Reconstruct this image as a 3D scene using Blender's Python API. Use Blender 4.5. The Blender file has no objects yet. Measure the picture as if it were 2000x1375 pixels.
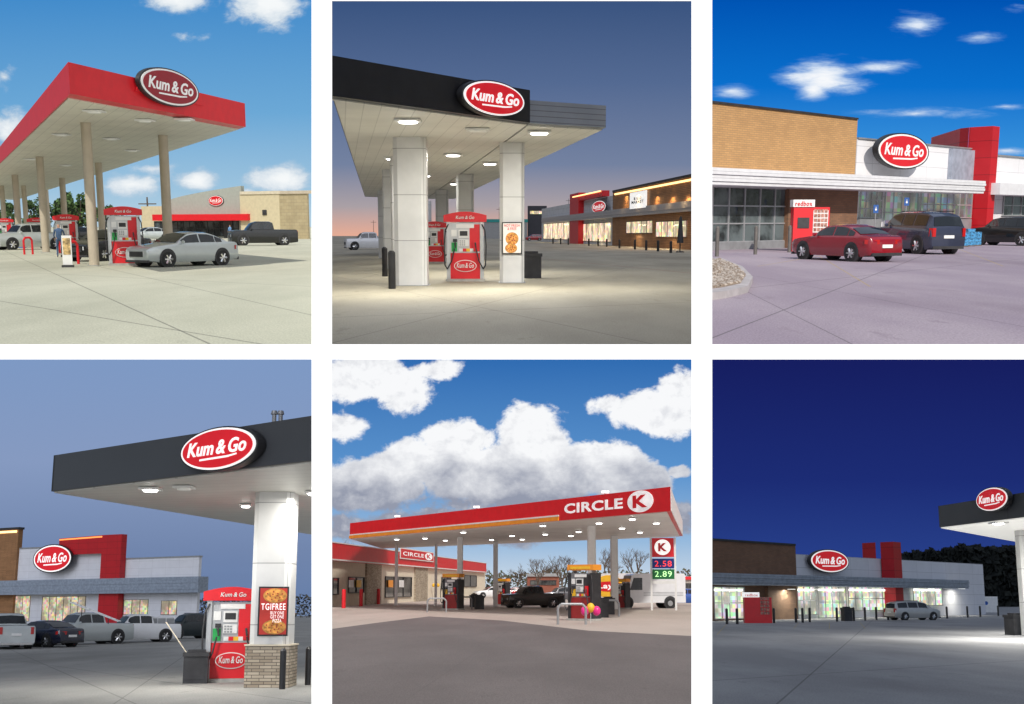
import bpy,bmesh,math,random
from mathutils import Vector,Matrix
random.seed(7)
F=2200.;CX=1000.;CY=817.;CAMZ=1.7
sc=bpy.context.scene
w=bpy.data.worlds.new("World");sc.world=w;w.use_nodes=True
nt=w.node_tree;sky=nt.nodes.new('ShaderNodeTexSky');sky.sky_type='NISHITA';sky.sun_disc=False
sky.sun_elevation=math.radians(40);sky.sun_rotation=math.radians(200)
nt.links.new(sky.outputs[0],nt.nodes['Background'].inputs[0]);nt.nodes['Background'].inputs[1].default_value=0.05
sc.view_settings.view_transform='Standard'
cd=bpy.data.cameras.new("camera");cam=bpy.data.objects.new("camera",cd);sc.collection.objects.link(cam)
cam.location=(0,0,CAMZ);cam.rotation_euler=(math.pi/2,0,0);cd.sensor_width=36;cd.lens=36*F/2000;cd.shift_y=(CY-687.5)/2000
cd.clip_end=5000;cd.clip_start=.1;sc.camera=cam
# ---------------- colour / material helpers
def L1(v):
    v/=255.
    return v/12.92 if v<=.04045 else ((v+.055)/1.055)**2.4
def S(r,g,b): return (L1(r),L1(g),L1(b),1)
class N:
    def __init__(s,name):
        s.m=bpy.data.materials.new(name);s.m.use_nodes=True;s.t=s.m.node_tree;s.t.nodes.clear()
        s.out=s.n('OutputMaterial')
    def n(s,ty,**k):
        x=s.t.nodes.new('ShaderNode'+ty)
        for a,b in k.items(): setattr(x,a,b)
        return x
    def l(s,a,b): s.t.links.new(a,b)
    def math(s,op,a,b=None,c=None,clamp=False):
        x=s.n('Math',operation=op,use_clamp=clamp)
        for i,v in enumerate((a,b,c)):
            if v is None: continue
            if isinstance(v,(int,float)): x.inputs[i].default_value=v
            else: s.l(v,x.inputs[i])
        return x.outputs[0]
    def vm(s,op,a,b=None):
        x=s.n('VectorMath',operation=op)
        for i,v in enumerate((a,b)):
            if v is None: continue
            if isinstance(v,tuple): x.inputs[i].default_value=v
            else: s.l(v,x.inputs[i])
        return x
    def noise(s,vec,scale,detail=4,rough=.55):
        x=s.n('TexNoise');x.inputs['Scale'].default_value=scale;x.inputs['Detail'].default_value=detail;x.inputs['Roughness'].default_value=rough
        s.l(vec,x.inputs['Vector']);return x.outputs[0]
    def mix(s,f,a,b,bt='MIX'):
        x=s.n('MixRGB',blend_type=bt)
        for i,v in enumerate((f,a,b)):
            if isinstance(v,(int,float,tuple)): x.inputs[i].default_value=v
            else: s.l(v,x.inputs[i])
        return x.outputs[0]
    def step(s,v,a,b):
        x=s.n('MapRange',interpolation_type='SMOOTHSTEP');s.l(v,x.inputs[0]);x.inputs[1].default_value=a;x.inputs[2].default_value=b
        return x.outputs[0]
    def bsdf(s,col,rough=.6,metal=0,emit=None,es=0,coat=0,bump=None,bs=.2):
        b=s.n('BsdfPrincipled')
        if isinstance(col,tuple): b.inputs['Base Color'].default_value=col
        else: s.l(col,b.inputs['Base Color'])
        b.inputs['Roughness'].default_value=rough;b.inputs['Metallic'].default_value=metal;b.inputs['Coat Weight'].default_value=coat
        if emit is not None:
            if isinstance(emit,tuple): b.inputs['Emission Color'].default_value=emit
            else: s.l(emit,b.inputs['Emission Color'])
            b.inputs['Emission Strength'].default_value=es
        if bump is not None:
            q=s.n('Bump');q.inputs['Strength'].default_value=bs;q.inputs['Distance'].default_value=.05;s.l(bump,q.inputs['Height']);s.l(q.outputs[0],b.inputs['Normal'])
        s.l(b.outputs[0],s.out.inputs[0]);return s.m
def mul(c,k): return (min(c[0]*k,1),min(c[1]*k,1),min(c[2]*k,1),1)
_mc={}
def mat(name,col,rough=.6,metal=0,var=.15,scale=2.5,es=0,coat=0):
    if name in _mc: return _mc[name]
    s=N(name);tc=s.n('TexCoord');nz=s.noise(tc.outputs['Object'],scale,6)
    c=s.mix(s.step(nz,.3,.7),mul(col,1-var),mul(col,1+var))
    m=s.bsdf(c,rough,metal,c if es else None,es,coat)
    if es: m.cycles.emission_sampling='NONE'
    _mc[name]=m;return m
def brickmat(name,c1,c2,mort,bw,bh,ms=.012,off=.5,rough=.8,var=.3,bs=.3,metal=0):
    s=N(name);tc=s.n('TexCoord');sp=s.n('SeparateXYZ');s.l(tc.outputs['Object'],sp.inputs[0]);cb=s.n('CombineXYZ')
    s.l(s.math('ADD',sp.outputs[0],sp.outputs[1]),cb.inputs[0]);s.l(sp.outputs[2],cb.inputs[1])
    b=s.n('TexBrick');b.offset=off;s.l(cb.outputs[0],b.inputs['Vector']);b.inputs['Color1'].default_value=c1;b.inputs['Color2'].default_value=c2;b.inputs['Mortar'].default_value=mort
    b.inputs['Scale'].default_value=1;b.inputs['Brick Width'].default_value=bw;b.inputs['Row Height'].default_value=bh;b.inputs['Mortar Size'].default_value=ms
    nz=s.step(s.noise(tc.outputs['Object'],.7,6),.25,.75)
    c=s.mix(var,b.outputs[0],s.mix(nz,(.3,.3,.3,1),(1,1,1,1)),'MULTIPLY')
    return s.bsdf(c,rough,metal,bump=b.outputs['Fac'],bs=-bs if bs else 0)
def shopmat(name,tint,es,cell=.35):
    s=N(name);tc=s.n('TexCoord');v=tc.outputs['Object']
    sn=s.vm('SNAP',v,(cell,5,cell*.8)).outputs[0]
    wn=s.n('TexWhiteNoise');s.l(sn,wn.inputs[0])
    c=s.mix(.6,tint,wn.outputs['Color'],'MULTIPLY')
    big=s.step(s.noise(v,.45,3),.35,.62)
    c2=s.mix(big,s.mix(.75,tint,(.05,.04,.03,1)),c)
    return s.bsdf((.03,.03,.03,1),.15,0,c2,es)
def glassmat(name,c1,c2):
    s=N(name);tc=s.n('TexCoord');v=tc.outputs['Object']
    n1=s.step(s.noise(v,.5,5,.6),.4,.6)
    return s.bsdf(s.mix(n1,c1,c2),.06,0,coat=.3)
# ---------------- cells
class Cell:
    def __init__(s,name,yh,h,win):
        s.name=name;s.yh=yh;s.h=h;s.win=win;s.a=math.atan((CY-yh)/F)
        s.R=Matrix.Rotation(s.a,4,'X');s.Ri=s.R.inverted()
        s.M=Matrix.Translation((0,0,CAMZ))@s.R@Matrix.Translation((0,0,-h))
        s.col=bpy.data.collections.new(name);sc.collection.children.link(s.col)
    def ray(s,x,y): return (s.Ri@Vector(((x-CX)/F,1,-(y-CY)/F)))
    def plane(s,x,y,z=0):
        d=s.ray(x,y);t=(z-s.h)/d.z;return Vector((d.x*t,d.y*t,z))
    def depth(s,x,y,Y):
        d=s.ray(x,y);t=Y/d.y;return Vector((d.x*t,Y,s.h+d.z*t))
    def zat(s,P,y):
        k=-(y-CY)/F;ca,sa=math.cos(s.a),math.sin(s.a);return s.h+P[1]*(k*ca-sa)/(ca+k*sa)
    def ppm(s,P): return F/(P[1])
C=None
def setcell(c):
    global C;C=c
class MB:
    def __init__(s): s.bm=bmesh.new();s.mats=[]
    def mi(s,m):
        if m not in s.mats: s.mats.append(m)
        return s.mats.index(m)
    def face(s,pts,m):
        vs=[s.bm.verts.new(p) for p in pts]
        try: f=s.bm.faces.new(vs);f.material_index=s.mi(m);return f
        except ValueError: return None
    def box(s,x0,x1,y0,y1,z0,z1,m):
        if x0>x1:x0,x1=x1,x0
        if y0>y1:y0,y1=y1,y0
        if z0>z1:z0,z1=z1,z0
        s.prism([(x0,y0),(x1,y0),(x1,y1),(x0,y1)],z0,z1,m);return s
    def prism(s,p,z0,z1,m,side=None):
        n=len(p);b=[s.bm.verts.new((a[0],a[1],z0)) for a in p];t=[s.bm.verts.new((a[0],a[1],z1)) for a in p]
        i=s.mi(m)
        for f in [s.bm.faces.new(b[::-1]),s.bm.faces.new(t)]+[s.bm.faces.new((b[k],b[(k+1)%n],t[(k+1)%n],t[k])) for k in range(n)]: f.material_index=i
        return s
    def xz(s,p,y0,y1,m):
        n=len(p);b=[s.bm.verts.new((a[0],y0,a[1])) for a in p];t=[s.bm.verts.new((a[0],y1,a[1])) for a in p];i=s.mi(m)
        for f in [s.bm.faces.new(b),s.bm.faces.new(t[::-1])]+[s.bm.faces.new((b[(k+1)%n],b[k],t[k],t[(k+1)%n])) for k in range(n)]: f.material_index=i
        return s
    def ell(s,cx,cz,rx,rz,y0,y1,m,n=48,a0=0,a1=2*math.pi):
        full=abs(a1-a0-2*math.pi)<1e-6;k=n if full else n+1
        return s.xz([(cx+rx*math.cos(a0+(a1-a0)*i/n),cz+rz*math.sin(a0+(a1-a0)*i/n)) for i in range(k)],y0,y1,m)
    def cyl(s,p0,p1,r0,r1,m,n=12):
        p0=Vector(p0);p1=Vector(p1);d=(p1-p0).normalized();a=d.orthogonal().normalized();b=d.cross(a);i=s.mi(m)
        A=[];B=[]
        for k in range(n):
            t=2*math.pi*k/n;o=a*math.cos(t)+b*math.sin(t);A.append(s.bm.verts.new(p0+o*r0));B.append(s.bm.verts.new(p1+o*r1))
        fs=[s.bm.faces.new((A[k],A[(k+1)%n],B[(k+1)%n],B[k])) for k in range(n)]
        fs+=[s.bm.faces.new(A[::-1]),s.bm.faces.new(B)]
        for f in fs: f.material_index=i
        return s
    def tube(s,pts,r,m,n=6):
        for a,b in zip(pts[:-1],pts[1:]): s.cyl(a,b,r,r,m,n)
        return s
    def ico(s,c,r,m,sub=2,sq=(1,1,1)):
        x=bmesh.ops.create_icosphere(s.bm,subdivisions=sub,radius=1);i=s.mi(m)
        for v in x['verts']: v.co=Vector((v.co.x*r*sq[0]+c[0],v.co.y*r*sq[1]+c[1],v.co.z*r*sq[2]+c[2]))
        for v in x['verts']:
            for f in v.link_faces: f.material_index=i
        return s
    def mesh(s,name,smooth=True,fix=True):
        if fix: bmesh.ops.recalc_face_normals(s.bm,faces=s.bm.faces[:])
        me=bpy.data.meshes.new(name);s.bm.to_mesh(me);s.bm.free()
        for m in s.mats: me.materials.append(m)
        if smooth:
            me.shade_smooth();me.set_sharp_from_angle(angle=math.radians(35))
        return me
def TR(loc,yaw=0,sc_=1): return Matrix.Translation(Vector(loc))@Matrix.Rotation(yaw,4,'Z')@Matrix.Scale(sc_,4)
def thing(name,label,cat,M,group=None,mb=None,col=None):
    o=bpy.data.objects.new(name,mb.mesh(name) if mb else None)
    (col or C.col).objects.link(o);o.matrix_world=(C.M if col is None else Matrix())@M
    o["label"]=label;o["category"]=cat
    if group:o["group"]=group
    return o
def part(par,name,mb,M=None,label=None,smooth=True):
    me=mb.mesh(name,smooth) if isinstance(mb,MB) else mb
    o=bpy.data.objects.new(name,me);par.users_collection[0].objects.link(o);o.parent=par
    if M is not None:o.matrix_basis=M
    if label:o["label"]=label
    return o
def struct(name,mb,M,cell=None):
    o=bpy.data.objects.new(name,mb.mesh(name,False,False));(cell or C).col.objects.link(o);o.matrix_world=M;o["kind"]="structure";return o
def clone(o,M,label=None):
    n=o.copy();o.users_collection[0].objects.link(n);n.matrix_world=C.M@M
    if label:n["label"]=label
    def rec(a,b):
        for ch in list(a.children):
            k=ch.copy();k.parent=b;a.users_collection[0].objects.link(k);k.matrix_basis=ch.matrix_basis.copy();rec(ch,k)
    rec(o,n);return n
def textmesh(t,w,h,m,shear=0,bold=.02,ext=.01,sp=1.12):
    cu=bpy.data.curves.new("lettering",'FONT');cu.body=t;cu.shear=shear;cu.offset=bold;cu.extrude=.01;cu.align_x='CENTER';cu.resolution_u=3;cu.space_line=.85;cu.space_character=sp;cu.space_word=.6
    ob=bpy.data.objects.new("lettering",cu);sc.collection.objects.link(ob)
    dg=bpy.context.evaluated_depsgraph_get();me=bpy.data.meshes.new_from_object(ob.evaluated_get(dg))
    bpy.data.objects.remove(ob)
    xs=[v.co.x for v in me.vertices];ys=[v.co.y for v in me.vertices]
    x0,x1,y0,y1=min(xs),max(xs),min(ys),max(ys)
    for v in me.vertices:
        x=(v.co.x-(x0+x1)/2)/(x1-x0)*w;z=(v.co.y-(y0+y1)/2)/(y1-y0)*h;v.co=(x,-v.co.z*ext/.01,z)
    me.materials.clear();me.materials.append(m);me.name="lettering";return me
class Fac:
    def __init__(s,P,Q):
        s.c=C;s.P=Vector((P[0],P[1],0));Q=Vector((Q[0],Q[1],0));s.d=(Q-s.P).normalized();s.n=Vector((-s.d.y,s.d.x,0))
        s.M=Matrix(((s.d.x,s.n.x,0,s.P.x),(s.d.y,s.n.y,0,s.P.y),(0,0,1,0),(0,0,0,1)))
    def uz(s,x,y,off=0):
        d=C.ray(x,y);o=Vector((0,0,C.h));t=((s.P-o).dot(s.n)+off)/d.dot(s.n);p=o+d*t;return (p-s.P).dot(s.d),p.z
    def rect(s,mb,x0,yt,x1,yb,d0,d1,m):
        u0,z1=s.uz(x0,yt,d0);u1,_=s.uz(x1,yt,d0);z0=0 if yb is None else s.uz(x0,yb,d0)[1]
        mb.prism([(u0,d0),(u1,d0),(u1,d1),(u0,d1)],z0,z1,m);return u0,u1,z0,z1
def gfac(x0,y0,x1,y1): return Fac(C.plane(x0,y0),C.plane(x1,y1))
def spot_area(par,loc,size,e,col,rx=0):
    ld=bpy.data.lights.new('lamp_light','AREA');ld.size=size;ld.energy=e;ld.color=col;lo=bpy.data.objects.new('lamp_light',ld);C.col.objects.link(lo);lo.parent=par;lo.matrix_basis=Matrix.Translation(loc)@Matrix.Rotation(math.radians(rx),4,'X')
    lo.light_linking.receiver_collection=C.col;lo.light_linking.blocker_collection=C.col
# ---------------- common materials
m_red=mat('red_paint',(.68,.011,.02,1),.45,var=.05,coat=.1)
m_redglow=mat('lit_red_sign_face',(.62,.01,.02,1),.4,var=.03,es=.5)
m_redface=mat('red_sign_face',(.6,.012,.02,1),.35,var=.03,es=.1)
m_white=mat('white_paint',(.78,.78,.76,1),.45,var=.05)
m_whglow=mat('lit_white_acrylic',(.85,.85,.83,1),.4,var=.02,es=.75)
m_black=mat('black_metal',(.02,.02,.022,1),.4,var=.2)
m_dark=mat('dark_plastic',(.03,.03,.033,1),.55,var=.3)
m_grey=mat('grey_steel',(.35,.36,.37,1),.4,.4,var=.1)
m_alu=mat('brushed_aluminium',(.55,.56,.57,1),.38,.6,var=.08)
m_chrome=mat('chrome',(.7,.7,.7,1),.15,1,var=.05)
m_tyre=mat('tyre_rubber',(.02,.02,.02,1),.8,var=.2)
m_carglass=glassmat('car_glass',(.008,.01,.012,1),(.02,.024,.028,1))
m_green=mat('green_label',(.02,.35,.08,1),.5,var=.1)
m_tail=mat('tail_lamp_lens',(.45,.01,.01,1),.2,var=.1,coat=.5)
m_head=mat('head_lamp_lens',(.6,.62,.65,1),.15,.2,var=.1)
m_cream=mat('cream_paint',(.62,.55,.42,1),.6,var=.07)
m_yel=mat('yellow_paint',(.85,.5,.03,1),.5,var=.08)
m_orange=mat('orange_paint',(.80,.30,.03,1),.45,var=.08)
m_blue=mat('blue_plastic',(.02,.10,.4,1),.5,var=.2)
m_stone=brickmat('stacked_stone',(.62,.53,.40,1),(.36,.29,.21,1),(.12,.10,.08,1),.30,.075,.008,.37,bs=.6)
# ---------------- builders
def oval_sign(fac,cx,cy,wp,hp,lit,label,off=.0,thick=.18,face=None):
    o_=-(off+thick+.04)
    u0,_=fac.uz(cx-wp/2,cy,o_);u1,_=fac.uz(cx+wp/2,cy,o_);uc=(u0+u1)/2;zt=fac.uz(cx,cy-hp/2,o_)[1];zb=fac.uz(cx,cy+hp/2,o_)[1]
    W=abs(u1-u0)/2;H=(zt-zb)/2;zc=(zt+zb)/2
    t=thing('oval_sign',label,'sign',fac.M@Matrix.Translation((uc,-off,zc)))
    r=face or (m_redglow if lit else m_redface);wh=m_whglow if lit else mat('white_sign_face',(.82,.82,.8,1),.4,var=.03,es=.12)
    part(t,'rim',MB().ell(0,0,W,H,-thick,0,m_black))
    part(t,'border',MB().ell(0,0,W*.95,H*.93,-thick-.02,-thick-.001,wh))
    part(t,'face',MB().ell(0,0,W*.89,H*.84,-thick-.04,-thick-.021,r))
    part(t,'lettering',textmesh("Kum & Go",W*1.5,H*.66,wh,.22,.022,.006,1.02),Matrix.Translation((0,-thick-.047,H*.07)))
    mb=MB().xz([(-W*.42,-H*.40),(W*.30,-H*.36),(W*.52,-H*.30),(W*.52,-H*.37),(W*.28,-H*.45),(-W*.42,-H*.48)],-thick-.05,-thick-.042,wh)
    part(t,'underline',mb);return t
PR=dict(
 sedan=dict(L=4.8,H=1.45,W=1.83,r=.33,wx=(.19,.79),st=[(0,.48,.48,.78),(.015,.53,.53,.87),(.05,.575,.575,.94),(.12,.61,.61,.98),(.27,.665,.665,1),(.30,.67,.69,1),(.37,.67,.84,1),(.44,.67,.96,1),(.54,.67,1,1),(.66,.675,.985,1),(.73,.68,.92,1),(.80,.69,.82,1),(.86,.70,.72,1),(.95,.70,.70,.96),(.985,.66,.66,.92),(1,.55,.55,.86)],ws=(.305,.435),rw=(.735,.85),side=[(.35,.545),(.56,.72),(.73,.80)]),
 suv=dict(L=4.7,H=1.75,W=1.88,r=.37,wx=(.19,.80),st=[(0,.46,.46,.82),(.02,.56,.56,.92),(.08,.60,.60,.97),(.22,.64,.64,1),(.25,.645,.66,1),(.36,.65,.94,1),(.46,.65,1,1),(.70,.65,1,1),(.87,.65,.97,.99),(.95,.64,.90,.97),(.985,.62,.64,.95),(1,.45,.45,.90)],ws=(.255,.355),rw=(.953,.983),side=[(.33,.52),(.54,.70),(.72,.90)]),
 van=dict(L=5.0,H=1.76,W=1.93,r=.34,wx=(.18,.79),st=[(0,.42,.42,.80),(.02,.50,.50,.90),(.08,.56,.56,.96),(.17,.61,.61,1),(.20,.615,.64,1),(.33,.62,.93,1),(.45,.62,1,1),(.75,.62,1,1),(.90,.62,.96,.98),(.96,.60,.9,.97),(.985,.58,.6,.95),(1,.42,.42,.90)],ws=(.205,.325),rw=(.963,.983),side=[(.30,.48),(.50,.70),(.72,.92)]),
 pickup=dict(L=5.5,H=1.95,W=2.0,r=.42,wx=(.17,.79),st=[(0,.45,.45,.88),(.01,.60,.60,.95),(.05,.63,.63,.98),(.22,.64,.64,1),(.25,.645,.66,1),(.33,.65,.94,1),(.39,.65,1,1),(.58,.65,1,1),(.62,.65,.96,1),(.64,.65,.67,1),(.985,.65,.65,1),(1,.58,.58,.98)],ws=(.255,.325),rw=(.622,.638),side=[(.30,.45),(.465,.61)]))
def car(x,y,yaw,kind,m,label,name='parked_car',cat='car',scale=1.,group=None,dims=None):
    p=dict(PR[kind]);L,H,W=dims or (p['L'],p['H'],p['W']);r=p['r'];st=p['st'];g0=C.plane(x,y)
    d=C.ray(x,y);bear=math.atan2(-d.x,d.y)
    t=thing(name,label,cat,TR(g0,math.radians(yaw)+bear,scale),group)
    def ringat(q):
        for a,b in zip(st[:-1],st[1:]):
            if a[0]<=q<=b[0]:
                k=(q-a[0])/(b[0]-a[0]);s_=[a[i]+(b[i]-a[i])*k for i in range(4)];break
        _,be,ro,wf=s_;w_=W/2*wf;g=(ro-be)/.33;X=L/2-q*L;zb=.2 if .06<q<.94 else .26
        return [(X,0,zb),(X,w_*.9,zb),(X,w_*.985,zb+.12),(X,w_,H*.40),(X,w_*.985,be*H-.09),(X,w_*.93,be*H),(X,w_*(.88-.17*g),ro*H-(.03*g)),(X,w_*.45,ro*H+.012),(X,0,ro*H+.018)]
    qs=sorted(set([a[0] for a in st]+[.34,.5,.6,.9]))
    mb=MB();rings=[]
    for q in qs:
        h=ringat(q);ring=[mb.bm.verts.new(v) for v in h]+[mb.bm.verts.new((v[0],-v[1],v[2])) for v in h[1:-1]][::-1];rings.append(ring)
    mi=mb.mi(m);n=len(rings[0])
    for a,b in zip(rings[:-1],rings[1:]):
        for k in range(n): mb.bm.faces.new((a[k],a[(k+1)%n],b[(k+1)%n],b[k])).material_index=mi
    mb.bm.faces.new(rings[0]);mb.bm.faces.new(rings[-1][::-1])
    part(t,'body',mb)
    for (a,b) in p['side']:
        for sg in (1,-1):
            K=5;gl=MB()
            for i in range(K):
                q0=a+(b-a)*i/K;q1=a+(b-a)*(i+1)/K;P=[]
                for q,tt in ((q0,.1),(q1,.1),(q1,.88),(q0,.88)):
                    h=ringat(q);A=Vector(h[5]);B=Vector(h[6]);v=A.lerp(B,tt);P.append((v.x,sg*(v.y+.012),v.z))
                gl.face(P,m_carglass)
            bmesh.ops.remove_doubles(gl.bm,verts=gl.bm.verts[:],dist=.001);part(t,'side_window',gl)
    for nm,(a,b) in (('windscreen',p['ws']),('rear_window',p['rw'])):
        g=MB();K=4
        for i in range(K):
            q0=a+(b-a)*i/K;q1=a+(b-a)*(i+1)/K
            h0=ringat(q0);h1=ringat(q1);o=.02;ox=.02*(1 if nm=='windscreen' else -1)
            for sg in (1,-1):
                g.face([(h0[8][0]+ox,0,h0[8][2]+o),(h0[6][0]+ox,sg*h0[6][1]*.95,h0[6][2]+o),(h1[6][0]+ox,sg*h1[6][1]*.95,h1[6][2]+o),(h1[8][0]+ox,0,h1[8][2]+o)],m_carglass)
        bmesh.ops.remove_doubles(g.bm,verts=g.bm.verts[:],dist=.001);part(t,nm,g)
    for q in p['wx']:
        X=L/2-q*L
        for sg in (1,-1):
            y0=sg*(W/2-.22);y1=sg*(W/2+.012)
            part(t,'wheel_arch',MB().cyl((X,sg*(W/2-.3),r+.04),(X,sg*(W/2+.004),r+.04),r+.075,r+.075,m_dark,24))
            wh=part(t,'wheel',MB().cyl((X,y0,r),(X,y1,r),r,r*.97,m_tyre,24))
            rm=MB().cyl((X,y1-.01*sg,r),(X,y1+.008*sg,r),r*.66,r*.62,m_dark,20)
            for k in range(6):
                a=k*math.pi/3;rm.cyl((X,y1+.012*sg,r),(X+math.cos(a)*r*.62,y1+.012*sg,r+math.sin(a)*r*.62),.055,.045,m_chrome,5)
            rm.cyl((X,y1-.005*sg,r),(X,y1+.02*sg,r),r*.14,r*.12,m_chrome,10)
            part(wh,'rim',rm)
    f0=L/2;fw=W/2*.86
    tr=MB().box(f0-.12,f0+.03,-fw*.55,fw*.55,H*.30,H*.45,m_dark);tr.box(f0-.1,f0+.012,-fw*.95,fw*.95,.2,.3,m_dark);part(t,'grille',tr)
    for sg in (1,-1):
        hl=MB().prism([(f0-.02,sg*fw*.58),(f0+.015,sg*fw*.62),(f0-.06,sg*fw*1.0),(f0-.26,sg*fw*1.09),(f0-.26,sg*fw*.95)],H*.36,H*.47,m_head);part(t,'headlight',hl)
        tl=MB()
        if kind in('sedan',): tl.prism([(-f0+.02,sg*fw*.5),(-f0-.02,sg*fw*.52),(-f0+.05,sg*fw*1.02),(-f0+.28,sg*W*.497),(-f0+.28,sg*fw*.9)],H*.48,H*.60,m_tail)
        else: tl.prism([(-f0+.02,sg*fw*.84),(-f0-.03,sg*fw*.85),(-f0-.02,sg*fw*1.03),(-f0+.16,sg*fw*1.12),(-f0+.16,sg*fw*.9)],H*.42,H*.62,m_tail)
        part(t,'tail_light',tl)
        q=p['side'][0][0];h=ringat(q)
        part(t,'wing_mirror',MB().ico((h[5][0]+.02,sg*(h[5][1]+.12),h[5][2]+.07),.11,m,1,(.7,1,.75)))
    tr=MB().box(-f0-.035,-f0+.1,-.26,.26,H*.38,H*.38+.13,m_white);part(t,'number_plate',tr)
    tr=MB().box(-f0-.03,-f0+.12,-fw*.97,fw*.97,.24,.36,m_dark if kind!='pickup' else m_chrome);part(t,'bumper',tr)
    if kind=='pickup':
        X0=L/2-.655*L;X1=L/2-.98*L
        part(t,'cargo_bed',MB().box(X1,X0,-W*.41,W*.41,H*.60,H*.652+.022,m_dark))
    if kind in('suv','van'):
        for sg in(1,-1): part(t,'roof_rail',MB().tube([(L/2-.45*L,sg*W*.33,H+.03),(L/2-.88*L,sg*W*.33,H+.03)],.022,m_dark))
    return t
def pump(x,y,h,label,style='red',yaw=0):
    P=C.plane(x,y);d=C.ray(x,y);s=1
    t=thing('fuel_pump',label,'fuel pump',TR(P,math.atan2(-d.x,d.y)+math.radians(yaw),h/2.3),'fuel pumps')
    R_=style=='red';fr=m_alu if R_ else m_dark
    for sg in (1,-1): part(t,'side_frame',MB().box(sg*.50,sg*.62,-.32,.32,.09,2.12 if R_ else 1.95,fr))
    part(t,'plinth',MB().box(-.66,.66,-.38,.38,-.01,.085,mat('concrete_plinth',(.4,.39,.36,1),.8)))
    part(t,'lower_cabinet',MB().box(-.498,.498,-.27,.27,.09,.95,m_red if R_ else mat('maroon_panel',(.3,.02,.02,1),.5)))
    part(t,'upper_cabinet',MB().box(-.498,.498,-.25,.25,.952,1.95,m_alu if R_ else mat('mid_grey_plastic',(.2,.2,.21,1),.5)))
    part(t,'fascia_panel',MB().box(.15,.49,-.262,-.251,1.0,1.9,m_red if R_ else m_dark))
    if R_:
        n=16;pts=[(-.72,1.98)]+[(-.72+1.44*i/n,2.2+.12*math.sin(math.pi*i/n)) for i in range(n+1)]+[(.72,1.98)]
        part(t,'header',MB().xz(pts,-.36,.36,m_red))
        part(t,'lettering',textmesh("Kum & Go",.62,.11,m_white,.2,.01,.005,1.05),Matrix.Translation((0,-.375,2.13)))
        lg=MB().ell(0,.52,.38,.2,-.29,-.272,m_white,32);lg.ell(0,.52,.355,.178,-.30,-.291,m_red,32);part(t,'emblem',lg)
        part(t,'lettering',textmesh("Kum & Go",.58,.17,m_white,.2,.012,.005,1.05),Matrix.Translation((0,-.315,.54)))
    else:
        for sg in (1,-1): part(t,'header_post',MB().box(sg*.44,sg*.52,-.1,.1,1.95,2.06,m_grey))
        part(t,'header',MB().box(-.66,.66,-.30,.30,2.065,2.3,m_orange))
        part(t,'header_band',MB().box(-.5,.5,-.315,-.301,2.12,2.22,m_yel))
    sc_=MB();sc_.box(-.22,.12,-.29,-.252,1.45,1.72,m_white);sc_.box(-.18,.08,-.30,-.291,1.52,1.68,m_dark);sc_.box(-.22,.12,-.29,-.252,1.18,1.40,m_white)
    for i in range(3):
        for j in range(3): sc_.box(-.19+i*.07,-.14+i*.07,-.30,-.291,1.2+j*.065,1.24+j*.065,m_grey)
    part(t,'screen',sc_)
    part(t,'grade_label',MB().box(-.46,-.27,-.28,-.252,1.0,1.3,m_green if R_ else m_yel))
    lb=MB();
    for i in range(4): lb.box(-.2+i*.12,-.08+i*.12,-.28,-.263,1.0,1.1,[m_white,m_red,m_yel,m_white][i])
    part(t,'grade_button',lb)
    part(t,'notice',MB().box(-.3,.3,-.28,-.263,1.78,1.9,m_white));part(t,'notice',MB().box(-.46,-.28,-.28,-.263,1.5,1.72,m_white))
    for sg in (1,-1):
        part(t,'nozzle',MB().box(sg*.34-.07,sg*.34+.07,-.36,-.263,1.02 if sg>0 else 1.32,1.42,m_red if sg>0 else m_dark).cyl((sg*.34,-.36,1.3),(sg*.34+.02,-.42,1.12),.03,.02,m_dark))
        part(t,'hose',MB().tube([(sg*.56,-.33,1.9),(sg*.66,-.40,1.7),(sg*.70,-.44,1.2),(sg*.68,-.44,.55),(sg*.60,-.42,.42),(sg*.45,-.40,.7),(sg*.36,-.40,1.1)],.022,m_dark))
    return t
def bollard(pts,m,label,r=.09,h=1.05,yh=None):
    first=None
    for (x,y) in pts:
        P=C.plane(x,y)
        if first is None:
            first=thing('bollard',label,'bollard',TR(P),'bollards',MB().cyl((0,0,0),(0,0,h-.06),r,r,m,14).cyl((0,0,h-.06),(0,0,h),r,r*.5,m,14))
        else: clone(first,TR(P))
def bin_(x,y,h,m,label,w=.6):
    P=C.plane(x,y);t=thing('trash_bin',label,'bin',TR(P,.2,h))
    part(t,'body',MB().prism([(-w*.5,-w*.45),(w*.5,-w*.45),(w*.5,w*.45),(-w*.5,w*.45)],0,.8,m))
    part(t,'lid',MB().box(-w*.54,w*.54,-w*.5,w*.5,.802,.92,m).box(-w*.35,w*.35,-w*.3,w*.3,.922,1.0,m))
    part(t,'panel',MB().box(-w*.38,w*.38,-w*.47,-w*.452,.12,.7,m_dark));return t
def canopy(px,z,zt,mf,mu,label,mr=None,extra=None):
    P=[C.plane(x,y,z) for x,y in px] if extra is None else extra
    O=Vector((P[0].x,P[0].y,0));t=thing('fuel_canopy',label,'canopy',Matrix.Translation(O))
    q=[(p.x-O.x,p.y-O.y) for p in P]
    part(t,'fascia',MB().prism(q,z+.004,zt,mf),smooth=False)
    cx=sum(a[0] for a in q)/len(q);cy=sum(a[1] for a in q)/len(q)
    q2=[(cx+(a[0]-cx)*.985,cy+(a[1]-cy)*.985) for a in q]
    part(t,'soffit',MB().prism(q2,z-.03,z+.002,mu),smooth=False)
    return t,P,O
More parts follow.
